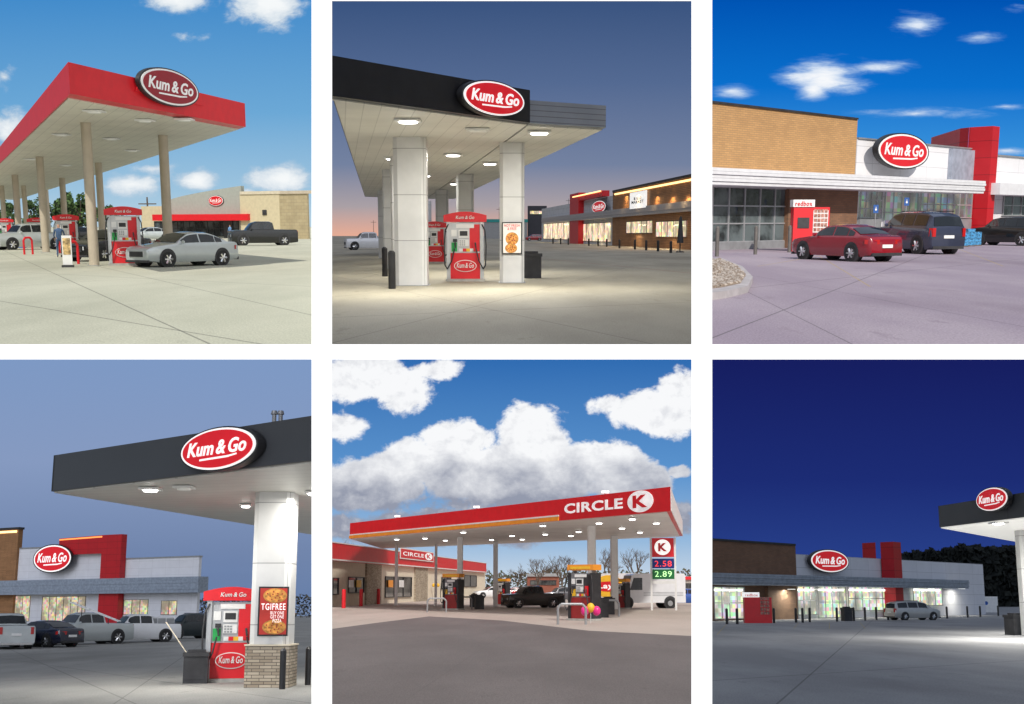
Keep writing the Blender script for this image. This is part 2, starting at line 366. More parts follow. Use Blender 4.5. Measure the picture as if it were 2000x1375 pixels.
def soffitmat(name,col,dirv,w=.4):
    s=N(name);tc=s.n('TexCoord');d=s.vm('DOT_PRODUCT',tc.outputs['Object'],(dirv[0],dirv[1],0)).outputs['Value']
    f=s.math('FRACT',s.math('DIVIDE',d,w));g=s.math('LESS_THAN',f,.06)
    nz=s.step(s.noise(tc.outputs['Object'],.5,5),.3,.7)
    c=s.mix(nz,mul(col,.88),col);c=s.mix(s.math('MULTIPLY',g,.3),c,(.15,.15,.14,1));return s.bsdf(c,.45)
def column(x,ytop,z,wpx,m,label,round_=False,base=None,yaw=0):
    P=C.plane(x,ytop,z);P.z=0;W=wpx/C.ppm(P)/2
    t=thing('canopy_column',label,'column',TR(P,yaw),'canopy columns')
    if round_: part(t,'shaft',MB().cyl((0,0,0.02),(0,0,z-.035),W,W,m,20))
    else:
        k=W*.72;part(t,'shaft',MB().prism([(-W,-k),(-k,-W),(k,-W),(W,-k),(W,k),(k,W),(-k,W),(-W,k)],base or .02,z-.035,m),smooth=False)
    if base:
        part(t,'stone_base',MB().box(-W*1.12,W*1.12,-W*1.12,W*1.12,0,base-.04,m_stone),smooth=False);part(t,'stone_cap',MB().box(-W*1.17,W*1.17,-W*1.17,W*1.17,base-.038,base-.002,m_cream))
    else: part(t,'base',MB().box(-W*1.1,W*1.1,-W*1.1,W*1.1,0,.018,m_grey))
    return t,P,W
def lamp(x,y,z,on,power,label,col=(1,.97,.9),size=.55):
    P=C.plane(x,y,z-.05)
    t=thing('canopy_lamp',label,'lamp',Matrix.Translation(P-Vector((0,0,.06))),'canopy lamps')
    part(t,'housing',MB().box(-size*.6,size*.6,-size*.6,size*.6,.005,.06,m_white))
    e=mat('lamp_lens_lit',(1,.98,.93,1),.4,var=0,es=9) if on else mat('lamp_lens_off',(.7,.7,.66,1),.4,var=.05,es=.15)
    part(t,'lens',MB().cyl((0,0,-.03),(0,0,.003),size*.42,size*.45,e,20))
    if power: spot_area(t,(0,0,-.06),size*.8,power,col)
def window(b,fac,x0,yt,x1,yb,nx,ny,g,fm,d=0,name='window',fw=.07):
    u0,z1=fac.uz(x0,yt,d);u1,_=fac.uz(x1,yt,d);z0=fac.uz(x0,yb,d)[1]
    wd=part(b,name,MB().box(u0,u1,d-.03,d-.003,z0,z1,g),smooth=False)
    f=MB();f.box(u0-fw,u1+fw,d-.10,d-.031,z1,z1+fw,fm);f.box(u0-fw,u1+fw,d-.10,d-.031,z0-fw,z0,fm)
    for i in range(nx+1):
        u=u0+(u1-u0)*i/nx;f.box(u-fw/2,u+fw/2,d-.095,d-.031,z0,z1,fm)
    for j in range(1,ny):
        zz=z0+(z1-z0)*j/ny
        for i in range(nx):
            a=u0+(u1-u0)*i/nx+fw/2;c_=u0+(u1-u0)*(i+1)/nx-fw/2;f.box(a,c_,d-.092,d-.031,zz-fw/2,zz+fw/2,fm)
    part(wd,'frame',f,smooth=False)
    return wd
def awning(b,fac,x0,yt,x1,yb,dep,m,n=4,m2=None):
    u0,z1=fac.uz(x0,yt,-dep);u1,_=fac.uz(x1,yt,-dep);z0=fac.uz(x0,yb,-dep)[1];ub=fac.uz(x0,yt,-.01)[0] if x0<C.win[0] and C.win[0]>1000 else u0
    mb=MB();h=(z1-z0)/n
    for i in range(n): mb.prism([(u0,-dep-.05*(i%2)-.02*i),(u1+.02*(i%2),-dep-.05*(i%2)-.02*i),(u1+.02*(i%2),-.01),(ub,-.01)],z0+i*h,z0+(i+1)*h-.012,m)
    part(b,'awning',mb,smooth=False)
    return u0,u1,z0,z1
def ground(px,m,z=0,name='ground'):
    P=[C.plane(x,y) for x,y in px];mb=MB();mb.face([(p.x,p.y,z) for p in P],m);return struct(name,mb,C.M)
def groundmat(name,c1,c2,stain,lines=(),sx=.35,ysq=.3,lw=.04,linecol=(.05,.05,.045,1),rough=.75,grid=0):
    s=N(name);tc=s.n('TexCoord');v=s.vm('MULTIPLY',tc.outputs['Object'],(1,ysq,1)).outputs[0]
    n1=s.step(s.noise(v,sx,8,.6),.35,.68);n2=s.step(s.noise(v,sx*.35,5,.6),.50,.70);n3=s.noise(v,40,3,.7);n4=s.step(s.noise(v,sx*4,6,.7),.57,.70)
    c=s.mix(n1,c1,c2);c=s.mix(s.math('MULTIPLY',n2,.65),c,stain);c=s.mix(s.math('MULTIPLY',n4,.5),c,stain)
    c=s.mix(.45,c,s.mix(s.step(n3,.3,.7),(.5,.5,.5,1),(1.3,1.3,1.3,1)),'MULTIPLY')
    for ln in lines:
        (a,b,d,e)=ln[:4];wd=ln[4] if len(ln)>4 else lw;lc=ln[5] if len(ln)>5 else linecol
        P=C.plane(a,b);Q=C.plane(d,e);dx=Q.x-P.x;dy=(Q.y-P.y)*ysq;l=math.hypot(dx,dy);nx,ny=-dy/l,dx/l;k=-(nx*P.x+ny*P.y*ysq)
        dd=s.math('ABSOLUTE',s.math('ADD',s.vm('DOT_PRODUCT',v,(nx,ny,0)).outputs['Value'],k))
        msk=s.math('LESS_THAN',dd,wd)
        if len(ln)>4:
            al=s.math('ADD',s.vm('DOT_PRODUCT',v,(dx/l,dy/l,0)).outputs['Value'],-(dx*P.x+dy*P.y*ysq)/l)
            msk=s.math('MULTIPLY',msk,s.math('MULTIPLY',s.math('GREATER_THAN',al,0),s.math('LESS_THAN',al,l)))
        c=s.mix(s.math('MULTIPLY',msk,.55),c,lc)
    return s.bsdf(c,rough,bump=n3,bs=.15)
SKYD=900.
def skyplane(c,grad,blobs,clouds=None,scale=.012,amp=.9,t=(.0,.35),stretch=(1,1.6),shade=None,rot=0,opac=1.):
    x0,y0,x1,y1=c.win;gx0=-80 if x0==0 else x0-14;gx1=2080 if x1==2000 else x1+14;gy0=y0-60 if y0<10 else y0-10
    k=SKYD/F
    s=N('sky_backdrop_'+c.name);tc=s.n('TexCoord');v=tc.outputs['Object'];sp=s.n('SeparateXYZ');s.l(v,sp.inputs[0])
    r=s.n('ValToRGB');el=r.color_ramp.elements
    g=s.math('DIVIDE',s.math('SUBTRACT',s.math('MULTIPLY',sp.outputs[1],-1),y0),c.yh-y0);s.l(g,r.inputs[0])
    el[0].position=grad[0][0];el[0].color=grad[0][1];el[1].position=grad[-1][0];el[1].color=grad[-1][1]
    for p,cc in grad[1:-1]: e=el.new(p);e.color=cc
    col=r.outputs[0]
    if blobs:
        f=None
        for (cx,cy,rx,ry,wt) in blobs:
            q=s.vm('LENGTH',s.vm('MULTIPLY',s.vm('SUBTRACT',v,(cx,-cy,0)).outputs[0],(1/rx,1/ry,0)).outputs[0]).outputs['Value']
            b=s.math('MULTIPLY_ADD',q,-wt,wt);f=b if f is None else s.math('MAXIMUM',f,b)
        mp=s.n('Mapping');s.l(v,mp.inputs[0]);mp.inputs['Rotation'].default_value=(0,0,rot);mp.inputs['Scale'].default_value=(stretch[0],stretch[1],1)
        wv=s.n('TexNoise');wv.inputs['Scale'].default_value=scale*.7;s.l(mp.outputs[0],wv.inputs['Vector'])
        warp=s.vm('ADD',mp.outputs[0],s.vm('MULTIPLY',wv.outputs['Color'],(40,40,0)).outputs[0]).outputs[0]
        nz=s.noise(warp,scale,10,.62)
        f=s.math('MAXIMUM',f,-.6)
        d=s.math('ADD',f,s.math('MULTIPLY',s.math('SUBTRACT',nz,.5),amp*2))
        m_=s.math('MULTIPLY',s.step(d,t[0],t[1]),opac)
        wh,gr=clouds
        if shade:
            wp2=s.vm('ADD',warp,(9,-14,3)).outputs[0]
            nz2=s.noise(wp2,scale,10,.62)
            rel=s.math('MULTIPLY',s.math('SUBTRACT',nz2,nz),shade[2])
            vv=s.math('ADD',s.math('MULTIPLY',sp.outputs[1],-1),s.math('MULTIPLY',s.math('SUBTRACT',nz,.5),260))
            sh=s.math('ADD',s.step(vv,shade[0],shade[1]),rel,clamp=True)
        else: sh=s.math('SUBTRACT',1,s.step(d,t[0],t[1]+.5))
        col=s.mix(m_,col,s.mix(sh,wh,gr))
    e=s.n('Emission');s.l(col,e.inputs[0]);s.l(e.outputs[0],s.out.inputs[0]);s.m.cycles.emission_sampling='NONE'
    mb=MB();mb.face([(gx0,-gy0,0),(gx1,-gy0,0),(gx1,-(c.yh+3),0),(gx0,-(c.yh+3),0)],s.m)
    M=Matrix.Translation((0,0,CAMZ))@Matrix(((k,0,0,-CX*k),(0,0,-1,SKYD),(0,k,0,CY*k),(0,0,0,1)))
    struct('sky',mb,M,c)
def sun(c,d,e,col,ang,name='sun'):
    ld=bpy.data.lights.new(name,'SUN');ld.energy=e;ld.color=col;ld.angle=math.radians(ang)
    o=bpy.data.objects.new(name,ld);sc.collection.objects.link(o)
    v=(c.R.to_3x3() if c else Matrix.Identity(3))@Vector(d);o.rotation_euler=v.to_track_quat('-Z','Y').to_euler()
    col_=c.col if c else WALL
    o.light_linking.receiver_collection=col_;o.light_linking.blocker_collection=col_
def leafcrown(n,c,r,m1,m2,leaf,clumps=9):
    mb=MB();cl=[]
    for i in range(clumps):
        a=random.uniform(0,6.28);q=random.random()**.5*.75;cl.append((c[0]+r[0]*q*math.cos(a),c[1]+r[1]*q*math.sin(a),c[2]+r[2]*random.uniform(-.7,.75),random.uniform(.28,.5)))
    for i in range(n):
        k=random.choice(cl);d=Vector((random.gauss(0,1),random.gauss(0,1),random.gauss(0,1))).normalized()*k[3]*random.uniform(.6,1.05)
        p=Vector((k[0]+d.x*r[0],k[1]+d.y*r[1],k[2]+d.z*r[2]));a=Vector((random.uniform(-1,1),random.uniform(-1,1),random.uniform(-1,1))).normalized()*leaf*random.uniform(.6,1.3);b=a.orthogonal().normalized()*leaf*random.uniform(.5,1)
        mb.face([p-a,p+b,p+a,p-b],m1 if (d.z>0)==(random.random()>.2) else m2)
    return mb
m_lf1=mat('leaf_light',(.07,.13,.03,1),.7,var=.4,scale=1);m_lf2=mat('leaf_dark',(.02,.045,.012,1),.8,var=.4,scale=1)
m_bark=mat('bark',(.12,.09,.07,1),.9,var=.3)
def tree(x,y,ytop,wpx,label,n=900):
    P=C.plane(x,y);H=C.zat(P,ytop);W=wpx/C.ppm(P)/2
    t=thing('tree',label,'tree',TR(P),'trees')
    tk=MB().cyl((0,0,0),(0,0,H*.5),H*.035,H*.02,m_bark,8)
    for k in range(5):
        a=k*1.3;tk.cyl((0,0,H*(.25+.05*k)),(math.cos(a)*W*.5,math.sin(a)*W*.5,H*(.5+.07*k)),H*.014,H*.006,m_bark,5)
    part(t,'trunk',tk)
    part(t,'crown',leafcrown(n,(0,0,H*.56),(W,W,H*.44),m_lf1,m_lf2,H*.035),smooth=False);return t
def treeline(px,ybase,m1,m2,n,leaf,name='wood',label=''):
    mb=MB();Y=C.plane(px[0][0],ybase).y
    for i in range(n):
        x=random.uniform(px[0][0],px[-1][0])
        for a,b in zip(px[:-1],px[1:]):
            if a[0]<=x<=b[0]: yt=a[1]+(b[1]-a[1])*(x-a[0])/(b[0]-a[0]);break
        yt+=2.5*math.sin(x*.21)+2*math.sin(x*.53+1)
        y=yt+(ybase-yt)*random.random()**1.1;P=C.depth(x,y,Y+random.uniform(-3,6));l=leaf*random.uniform(.5,1.3)
        a=Vector((random.uniform(-1,1),random.uniform(-1,1),random.uniform(-1,1))).normalized()*l;b=a.orthogonal().normalized()*l*.8
        mb.face([P-a,P+b,P+a,P-b],m1 if random.random()<.5 else m2)
    o=thing(name,label,'trees',Matrix(),None,mb);o["kind"]="stuff";return o
def bare_tree(x,y,ytop,label):
    P=C.plane(x,y);H=C.zat(P,ytop);mb=MB()
    def br(p,d,l,r,k):
        q=p+d*l;mb.cyl(p,q,r,r*.65,m_bark,5 if k<3 else 3)
        if k>=5: return
        for j in range(3 if k else 4):
            a=random.uniform(0,6.28);o=Vector((math.cos(a),math.sin(a),random.uniform(-.1,.4)))
            br(p+d*l*random.uniform(.6,1),(d+o*random.uniform(.45,.8)).normalized(),l*random.uniform(.6,.78),r*.58,k+1)
    t=thing('bare_tree',label,'tree',TR(P),'bare trees')
    br(Vector((0,0,0)),Vector((0,0,1)),H*.33,H*.022,0);part(t,'trunk',mb,smooth=False)
def person(x,y,hp,label,shirt,pants,yaw=0,hairc=(.03,.02,.015,1),reach=True):
    P=C.plane(x,y)
    V=[(0,0,.98),(0,0,1.15),(0,0,1.36),(0,0,1.50),(0,.01,1.60),(0,.015,1.70),(.1,0,.92),(.11,.02,.5),(.1,-.02,.09),(.11,.12,.04),(-.1,0,.92),(-.12,.05,.5),(-.12,.0,.09),(-.13,.13,.04),(.19,0,1.42),(.26,.06,1.15),(.22,.30,1.12),(.2,.38,1.13),(-.19,0,1.42),(-.25,.03,1.14),(-.22,.14,.92),(-.21,.18,.85)]
    E=[(0,1),(1,2),(2,3),(3,4),(4,5),(0,6),(6,7),(7,8),(8,9),(0,10),(10,11),(11,12),(12,13),(2,14),(14,15),(15,16),(16,17),(2,18),(18,19),(19,20),(20,21)]
    R=[.15,.14,.16,.06,.085,.085,.09,.06,.045,.035,.09,.06,.045,.035,.06,.045,.035,.03,.06,.045,.035,.03]
    me=bpy.data.meshes.new('b');me.from_pydata(V,E,[]);o=bpy.data.objects.new('b',me);sc.collection.objects.link(o)
    md=o.modifiers.new('s','SKIN');
    for i,r in enumerate(R): me.skin_vertices[0].data[i].radius=(r,r*.8)
    me.skin_vertices[0].data[0].use_root=True
    o.modifiers.new('u','SUBSURF').levels=1
    m2=bpy.data.meshes.new_from_object(o.evaluated_get(bpy.context.evaluated_depsgraph_get()));bpy.data.objects.remove(o)
    ms=[mat('skin',(.45,.26,.18,1),.6),shirt,pants,mat('hair',hairc,.8),m_dark]
    m2.materials.clear()
    for m in ms:m2.materials.append(m)
    for f in m2.polygons:
        z=f.center.z;f.material_index=4 if z<.09 else 2 if z<.98 and abs(f.center.x)<.2 and f.center.y<.2 else 1 if 1.0<z<1.50 and not f.center.y>.22 else 3 if z>1.69 else 0;f.use_smooth=True
    t=thing('person',label,'person',TR(P,math.radians(yaw),hp/1.78));part(t,'body',m2);return t
# =====================================================  display wall
WALL=bpy.data.collections.new('wall');sc.collection.children.link(WALL)
mw=mat('white_wall_paint',(.9,.9,.9,1),.9,var=.003)
D0=8.0
def wpt(x,y,D): return ((x-CX)/F*D,D,CAMZ-(y-CY)/F*D)
def wbox(mb,x0,y0,x1,y1):
    a=wpt(x0,y0,D0);b=wpt(x1,y1,D0);mb.box(a[0],b[0],D0,D0+.004,a[2],b[2],mw)
wl=thing('gutter_wall','added white gutter wall with six large rectangular openings','wall',Matrix(),col=WALL)  # added wall standing in for the white gutters between the scenes
mb=MB()
for x0,x1 in ((-120,-4),(608.5,648.5),(1350.5,1391),(2004,2120)): wbox(mb,x0,-120,x1,1480)
for x0,x1,yt in ((-4,608.5,-4),(648.5,1350.5,2),(1391,2004,-4)):
    wbox(mb,x0,-120,x1,yt);wbox(mb,x0,672.5,x1,702);wbox(mb,x0,1379,x1,1480)
part(wl,'panel',mb,smooth=False)
mdv=mat('divider_paint',(.7,.7,.7,1),.9,var=.02)
for x in (628.5,1370.5): mb=MB();mb.face([wpt(x,-120,D0+.01),wpt(x,1480,D0+.01),wpt(x,1480,SKYD),wpt(x,-120,SKYD)],mdv);part(wl,'divider',mb,smooth=False)  # unseen dividers added to keep light and views of the scenes apart
for a,b in ((-120,628),(629,1370),(1371,2120)): mb=MB();mb.face([wpt(a,687,D0+.01),wpt(b,687,D0+.01),wpt(b,687,SKYD),wpt(a,687,SKYD)],mdv);part(wl,'divider',mb,smooth=False)
sun(None,(0.05,1,-.05),4.2,(1,1,1),5)  # added sun lamp linked to the wall alone, brings it to white
# =====================================================  CELL A
A=Cell('day_forecourt',440,1.65,(0,0,608,672));setcell(A)
gm=groundmat('pale_concrete',(.40,.40,.315,1),(.48,.475,.38,1),(.31,.31,.24,1),[(130,545,450,690),(0,588,620,690),(0,530,620,560),(200,522,620,618),(0,560,250,545)],lw=.012)
ground([(-80,684),(621,684),(621,441.5),(-80,441.5)],gm)
skyplane(A,[(0,S(68,140,203)),(.5,S(108,168,214)),(.85,S(158,196,222)),(1,S(185,210,225))],[(520,8,95,58,1.1),(350,-2,100,34,1),(255,360,75,28,1),(385,352,58,28,1.1),(555,350,85,36,1.2),(15,250,60,46,1),(10,150,30,25,.5),(300,330,70,16,.6),(380,72,40,12,.4),(470,380,60,14,.7)],(S(246,249,250),S(186,205,222)),.015,.85,(.05,.6),(1,1.5),None)
sun(A,(.26,.6,-1),3.7,(1,.95,.85),.5);sun(A,(0,.1,-1),1.1,(.75,.87,1),130,'sky_fill');sun(A,(-.7,1,.15),1.1,(.97,.97,.97),110,'sky_fill');sun(A,(0,.5,.85),.7,(1,.97,.88),120,'ground_bounce')
z=5.8
P0=A.plane(137,183,z);P1=A.plane(480,248,z);P2=A.plane(-70,387,z)
ax=(P2-P0);P3=P1+ax;
soff=soffitmat('cream_soffit',(.76,.74,.64,1),Vector((-ax.y,ax.x,0)).normalized(),.5)
can,_,O=canopy(None,z,z+.98,m_red,soff,'long canopy with red fascia over the fuel pumps',extra=[P0,P1,P3,P2])
fa=Fac(P0,P1)
u0,_=fa.uz(262,170);u1,_=fa.uz(394,170);zt=z+.98+.42
part(can,'sign_arch',MB().xz([(u0+(u1-u0)*i/24,z+.5+(zt-z-.5)*math.sin(math.pi*i/24)**.55) for i in range(25)],-.06,-.003,m_red),Matrix.Translation(-O)@fa.M)
maro=mat('maroon_sign_face',(.30,.008,.02,1),.35,var=.03)
oval_sign(fa,332,170,116,72,False,'oval red and white sign on the canopy fascia',.07,.15,maro)
mcol=mat('tan_column_paint',(.50,.43,.33,1),.55,var=.05)
for x,yt,wp in ((167,238,19),(318,263,18),(77,305,14),(192,317,13),(29,341,12),(121,347,11),(46,362,9),(3,362,9),(90,371,8)):
    column(x,yt,z,wp,mcol,'round tan steel column holding the red canopy',True)
for x,y in ((184,216),(360,232),(120,262),(283,234),(218,270),(60,310),(128,322),(258,293)): lamp(x,y,z,False,0,'square recessed lamp in the canopy soffit, unlit',size=.55)
b=thing('store_building','cream store with grey curved front and red awning band','building',(f:=gfac(275,464,545,466)).M)
mstuc=brickmat('tan_block',(.46,.38,.23,1),(.42,.34,.20,1),(.33,.27,.17,1),.8,.4,.02)
mtan=mat('tan_stucco',(.58,.50,.33,1),.8,var=.06);mgr=mat('grey_panel',(.36,.39,.35,1),.6,var=.05)
wb=MB();f.rect(wb,275,403,330,None,.2,2,mtan);part(b,'low_wall',wb,smooth=False);wb=MB();f.rect(wb,468,380,545,None,-1.2,1.5,mtan);part(b,'wall',wb,smooth=False)
pts=[]
for i in range(15):
    x=326+(470-326)*i/14;yy=393-30*(i/14)**.7;pts.append(f.uz(x,yy))
u_a,u_b=pts[0][0],pts[-1][0];part(b,'parapet',MB().xz([(u_a,0),(u_b,0)]+pts[::-1],0,.6,mgr),smooth=False)
ub,zb=f.uz(545,378,-1);part(b,'side_wall',MB().box(ub,f.uz(612,377)[0],-1.19,-.9,0,zb+.05,mstuc),smooth=False)
wb=MB();f.rect(wb,468,374,546,380,-1.3,1.6,m_cream);f.rect(wb,546,373,614,379,-1.32,-.8,mcol);part(b,'coping',wb,smooth=False)
wb=MB();f.rect(wb,297,419,484,431,-1.6,-.01,m_red);part(b,'awning',wb)
gday=glassmat('store_glass_day',(.015,.02,.025,1),(.09,.11,.12,1))
window(b,f,302,433,466,460,14,2,gday,m_black,-.02)
part(b,'door',MB().box(f.uz(420,0)[0],f.uz(438,0)[0],-.2,-.13,0,2.4,m_dark))
oval_sign(f,421,392,30,21,False,'oval red sign on the grey store front',.0,.1)
wb=MB();f.rect(wb,512,410,520,420,-1.3,-1.21,m_dark);part(b,'wall_lamp',wb)
for k,(x,y,yt,wp) in enumerate(((160,462,372,52),(110,460,380,55),(205,460,398,46),(248,459,408,44),(70,459,388,50),(25,458,395,50),(140,460,374,40))): tree(x,y,yt,wp,'leafy green tree behind the forecourt',1200)
for x in (291,):
    P=A.plane(x,458);H=A.zat(P,385);t=thing('utility_pole','wooden utility pole with a crossarm','pole',TR(P));part(t,'pole',MB().cyl((0,0,0),(0,0,H),.2,.14,m_bark,8));part(t,'crossarm',MB().box(-1.6,1.6,-.1,.1,H-1.3,H-1.1,m_bark))
silver=mat('silver_car_paint',(.50,.54,.54,1),.28,.3,var=.02,coat=.8);blackp=mat('black_car_paint',(.008,.009,.01,1),.25,var=.1,coat=.5)
whitep=mat('white_car_paint',(.74,.75,.76,1),.3,var=.03,coat=.6)
car(359,519,218,'sedan',silver,'silver sedan parked beside the fuel pump',scale=.95)
car(212,508,232,'sedan',blackp,'black sedan behind the fuel pump',scale=1.0)
car(514,479,192,'pickup',blackp,'black pickup truck driving past the store','pickup_truck','truck',scale=1.0)
car(60,487,205,'pickup',silver,'silver pickup truck under the canopy','pickup_truck','truck',scale=.9)
car(22,478,190,'suv',blackp,'black suv under the canopy','suv','car')
car(150,470,200,'sedan',blackp,'dark sedan beyond the pumps')
car(292,470,200,'sedan',silver,'silver sedan parked beyond the column')
for x,y,hh in ((246,518,2.4),(133,497,2.25),(75,483,2.2),(12,480,2.2)): pump(x,y,hh,'red and grey fuel pump on a concrete plinth')
person(118,503,1.78,'person in blue overalls standing by the parked pickup',mat('blue_denim',(.05,.10,.20,1),.8),mat('blue_denim',(.05,.10,.20,1),.8),20)
person(450,468,1.75,'person in a blue shirt walking near the store',mat('light_blue_shirt',(.15,.3,.55,1),.8),m_dark,60)
t=thing('windscreen_washer','blue windscreen washer bin by the column','bin',TR(A.plane(44,484)));part(t,'body',MB().cyl((0,0,0),(0,0,.85),.27,.3,m_blue,14));part(t,'lid',MB().cyl((0,0,.852),(0,0,1.05),.31,.15,m_dark,14))
for i,(x,y) in enumerate(((56,497),(143,516),(5,484))):
    P=A.plane(x,y);thing('hoop_guard','red steel hoop guard beside the pump island','guard rail',TR(P,.9),'hoop guards',MB().tube([(-.25,0,0),(-.25,0,.8),(-.15,0,.95),(.15,0,.95),(.25,0,.8),(.25,0,0)],.06,m_red,8))
P=A.plane(133,522);t=thing('price_board','white and red notice board standing by the column','sign',TR(P,.25));part(t,'board',MB().box(-.18,.18,-.03,.03,.1,1.25,m_white));part(t,'poster',MB().box(-.14,.14,-.04,-.031,.5,1.15,mat('poster_mix',(.5,.35,.15,1),.6,var=.7,scale=7)));part(t,'base',MB().box(-.22,.22,-.15,.15,0,.09,m_dark))
# =====================================================  CELL B
B=Cell('dusk_forecourt',458,1.7,(649,2,1350,672));setcell(B)
gm=groundmat('dusk_concrete',(.32,.29,.215,1),(.42,.385,.29,1),(.19,.17,.12,1),[(649,620,1350,590),(820,575,1360,690),(1000,545,1350,510),(640,560,760,530),(1010,500,1365,535,.04,(.32,.06,.04,1)),(640,672,1000,580)],lw=.012)
ground([(637,684),(1362,684),(1362,459.5),(637,459.5)],gm)
skyplane(B,[(0,S(58,84,128)),(.35,S(84,106,146)),(.7,S(116,130,160)),(.88,S(170,160,165)),(1,S(228,172,150))],[(950,470,600,40,.3)],(S(200,180,180),S(150,150,170)),.004,.3,(.2,.8),(1,3),None)
sun(B,(-.3,.8,-.5),.4,(.9,.9,1),30);sun(B,(0,.1,-1),1.15,(.82,.86,1),130,'sky_fill');sun(B,(.3,1,.25),.4,(.85,.88,1),120,'sky_fill');sun(B,(0,.5,.85),.35,(1,.97,.88),120,'ground_bounce')
z=4.9
soB=soffitmat('white_soffit',(.80,.79,.74,1),(1,.15),.45)
mblk=mat('black_fascia',(.012,.012,.014,1),.4,var=.2);mgfa=brickmat('grey_ribbed_fascia',(.22,.24,.27,1),(.22,.24,.27,1),(.11,.12,.14,1),30,.16,.012,metal=0,rough=.5)
Q0=B.plane(637,186,z);Q1=B.plane(1035,240,z);vp=(B.ray(737,458));vp=Vector((vp.x/vp.y,1,0))
len_=(B.plane(712,384,z).y-B.plane(649,190,z).y)
Qf1=Q1+vp*len_;W0=B.plane(649,190,z);Wf=W0+vp*len_
canopy(None,z,z+.92,mblk,soB,'black fascia fuel canopy with lit white soffit',extra=[Q0,Q1,Qf1,Wf,W0])
R1=B.plane(1183,250,z);R1f=R1+vp*(len_-(R1.y-Q1.y))
R0=Q1+vp*(R1.y-Q1.y)*.12
canopy(None,z+.01,z+.66,mgfa,soB,'grey ribbed canopy extension beside the black canopy',extra=[R0+Vector((.02,0,0)),R1,R1f,Qf1+Vector((.02,0,0))])
fb=Fac(Q0,Q1);oval_sign(fb,966,192,124,70,True,'lit oval red sign on the black canopy fascia',.04)
mcw=brickmat('column_cladding',(.70,.70,.69,1),(.66,.66,.65,1),(.3,.3,.3,1),4,1.5,.012,0,rough=.4,bs=0)
c1,CP,CW=column(801,268,z,62,mcw,'wide white clad canopy column at the island end')
c2,CP2,CW2=column(1000,278,z,47,mcw,'white clad canopy column carrying a pizza poster')
for x,yt,wp in ((908,340,33),(863,370,24),(775,305,25),(757,330,20),(835,392,14),(745,370,14),(768,392,12)): column(x,yt,z,wp,mcw,'white clad canopy column further along the island')
for x,y,on,pw in ((797,234,1,420),(1053,257,1,420),(885,301,1,340),(957,318,1,340),(768,308,1,150),(888,358,1,280),(830,342,1,150),(800,375,1,150),(933,252,0,0)): lamp(x,y,z,on,pw,'bright square lamp under the canopy' if on else 'unlit lamp under the canopy',size=.6)
pump(909,549,2.5,'red and silver fuel pump at the front of the island');pump(850,514,2.45,'red and silver fuel pump further along the island');pump(812,500,2.3,'red and silver fuel pump further along the island')
def poster(P,yaw,w_,h_,zc,lines,label,dy,pz=True):
    t=thing('poster_board',label,'poster',TR((P.x,P.y,0),yaw)@Matrix.Translation((0,-dy,zc)),'pizza posters')
    part(t,'frame',MB().box(-w_/2-.04,w_/2+.04,-.03,0,-h_/2-.04,h_/2+.04,m_black))
    bg=mat('poster_paper',(.75,.72,.66,1),.6,var=.04,es=.15) if pz else mat('poster_red',(.45,.03,.02,1),.5,var=.1,es=.12)
    part(t,'paper',MB().box(-w_/2,w_/2,-.04,-.031,-h_/2,h_/2,bg))
    cr=mat('pizza_crust',(.55,.25,.06,1),.7,var=.3,scale=9);ch=mat('pizza_cheese',(.70,.30,.06,1),.6,var=.5,scale=12);pe=mat('pepperoni',(.4,.04,.02,1),.6)
    for (a,c_,rr) in (((0,-.02,.36),(-.05,-.34,.34)) if pz else ((.05,.34,.44),(.05,-.34,.44))):
        mz=MB()
        cz=c_*h_;r=min(rr*w_,h_*.5-abs(cz));mz.ell(a*w_,cz,rr*w_,r,-.045,-.041,cr,24);mz.ell(a*w_,cz,rr*w_*.87,r*.87,-.048,-.046,ch,24)
        for k in range(11):
            an=k*2.4;q=.2+.055*k;mz.ell(a*w_+rr*w_*q*math.cos(an),cz+r*q*math.sin(an),r*.11,r*.11,-.052,-.049,pe,10)
        part(t,'pizza_picture',mz)
    if pz: part(t,'lettering',textmesh(lines,w_*.86,h_*.2,m_red,0,.0,.004),Matrix.Translation((0,-.06,h_*.37)))
    else:
        part(t,'lettering',textmesh("TGIFREE",w_*.9,h_*.14,m_whglow,0,.005,.004),Matrix.Translation((0,-.06,h_*.10)))
        part(t,'lettering',textmesh(lines,w_*.5,h_*.24,m_whglow,0,.0,.004),Matrix.Translation((w_*.15,-.06,-h_*.12)))
poster(CP2,0,34/B.ppm(CP2),56/B.ppm(CP2),B.zat(CP2,465),"HOT FRESH\n& FREE","white pizza poster fixed to the canopy column",CW2+.03)
bin_(1036,543,1.05,m_dark,'black plastic bin beside the column',.7)
bollard([(766,564),(785,556),(752,540)],m_black,'black steel bollard by the canopy column',.12,1.2)
f=gfac(1058,472,1365,488);b=thing('store_building','single storey store with red portal, wood cladding and lit windows','building',f.M)
mwd=brickmat('wood_cladding',(.42,.21,.09,1),(.34,.17,.07,1),(.13,.07,.03,1),2,.2,.02)
mwp=brickmat('white_metal_panel',(.70,.71,.73,1),(.66,.67,.69,1),(.4,.4,.4,1),3,1.0,.02,0,bs=0)
wb=MB();f.rect(wb,1058,408,1200,None,0,2,mwp);part(b,'wall',wb,smooth=False)
wb=MB();f.rect(wb,1197,376,1365,None,-.8,2,mwd);part(b,'wood_wall',wb,smooth=False)
wb=MB();f.rect(wb,1113,380,1130,None,-1.0,.3,m_red);f.rect(wb,1130,382,1176,392,-.9,.3,m_red);part(b,'red_portal',wb,smooth=False)
wb=MB();f.rect(wb,1196,372,1366,376,-1.0,2,m_dark);part(b,'coping',wb,smooth=False)
gw=mat('warm_light_strip',(1,.62,.25,1),.5,var=.02,es=2.2)
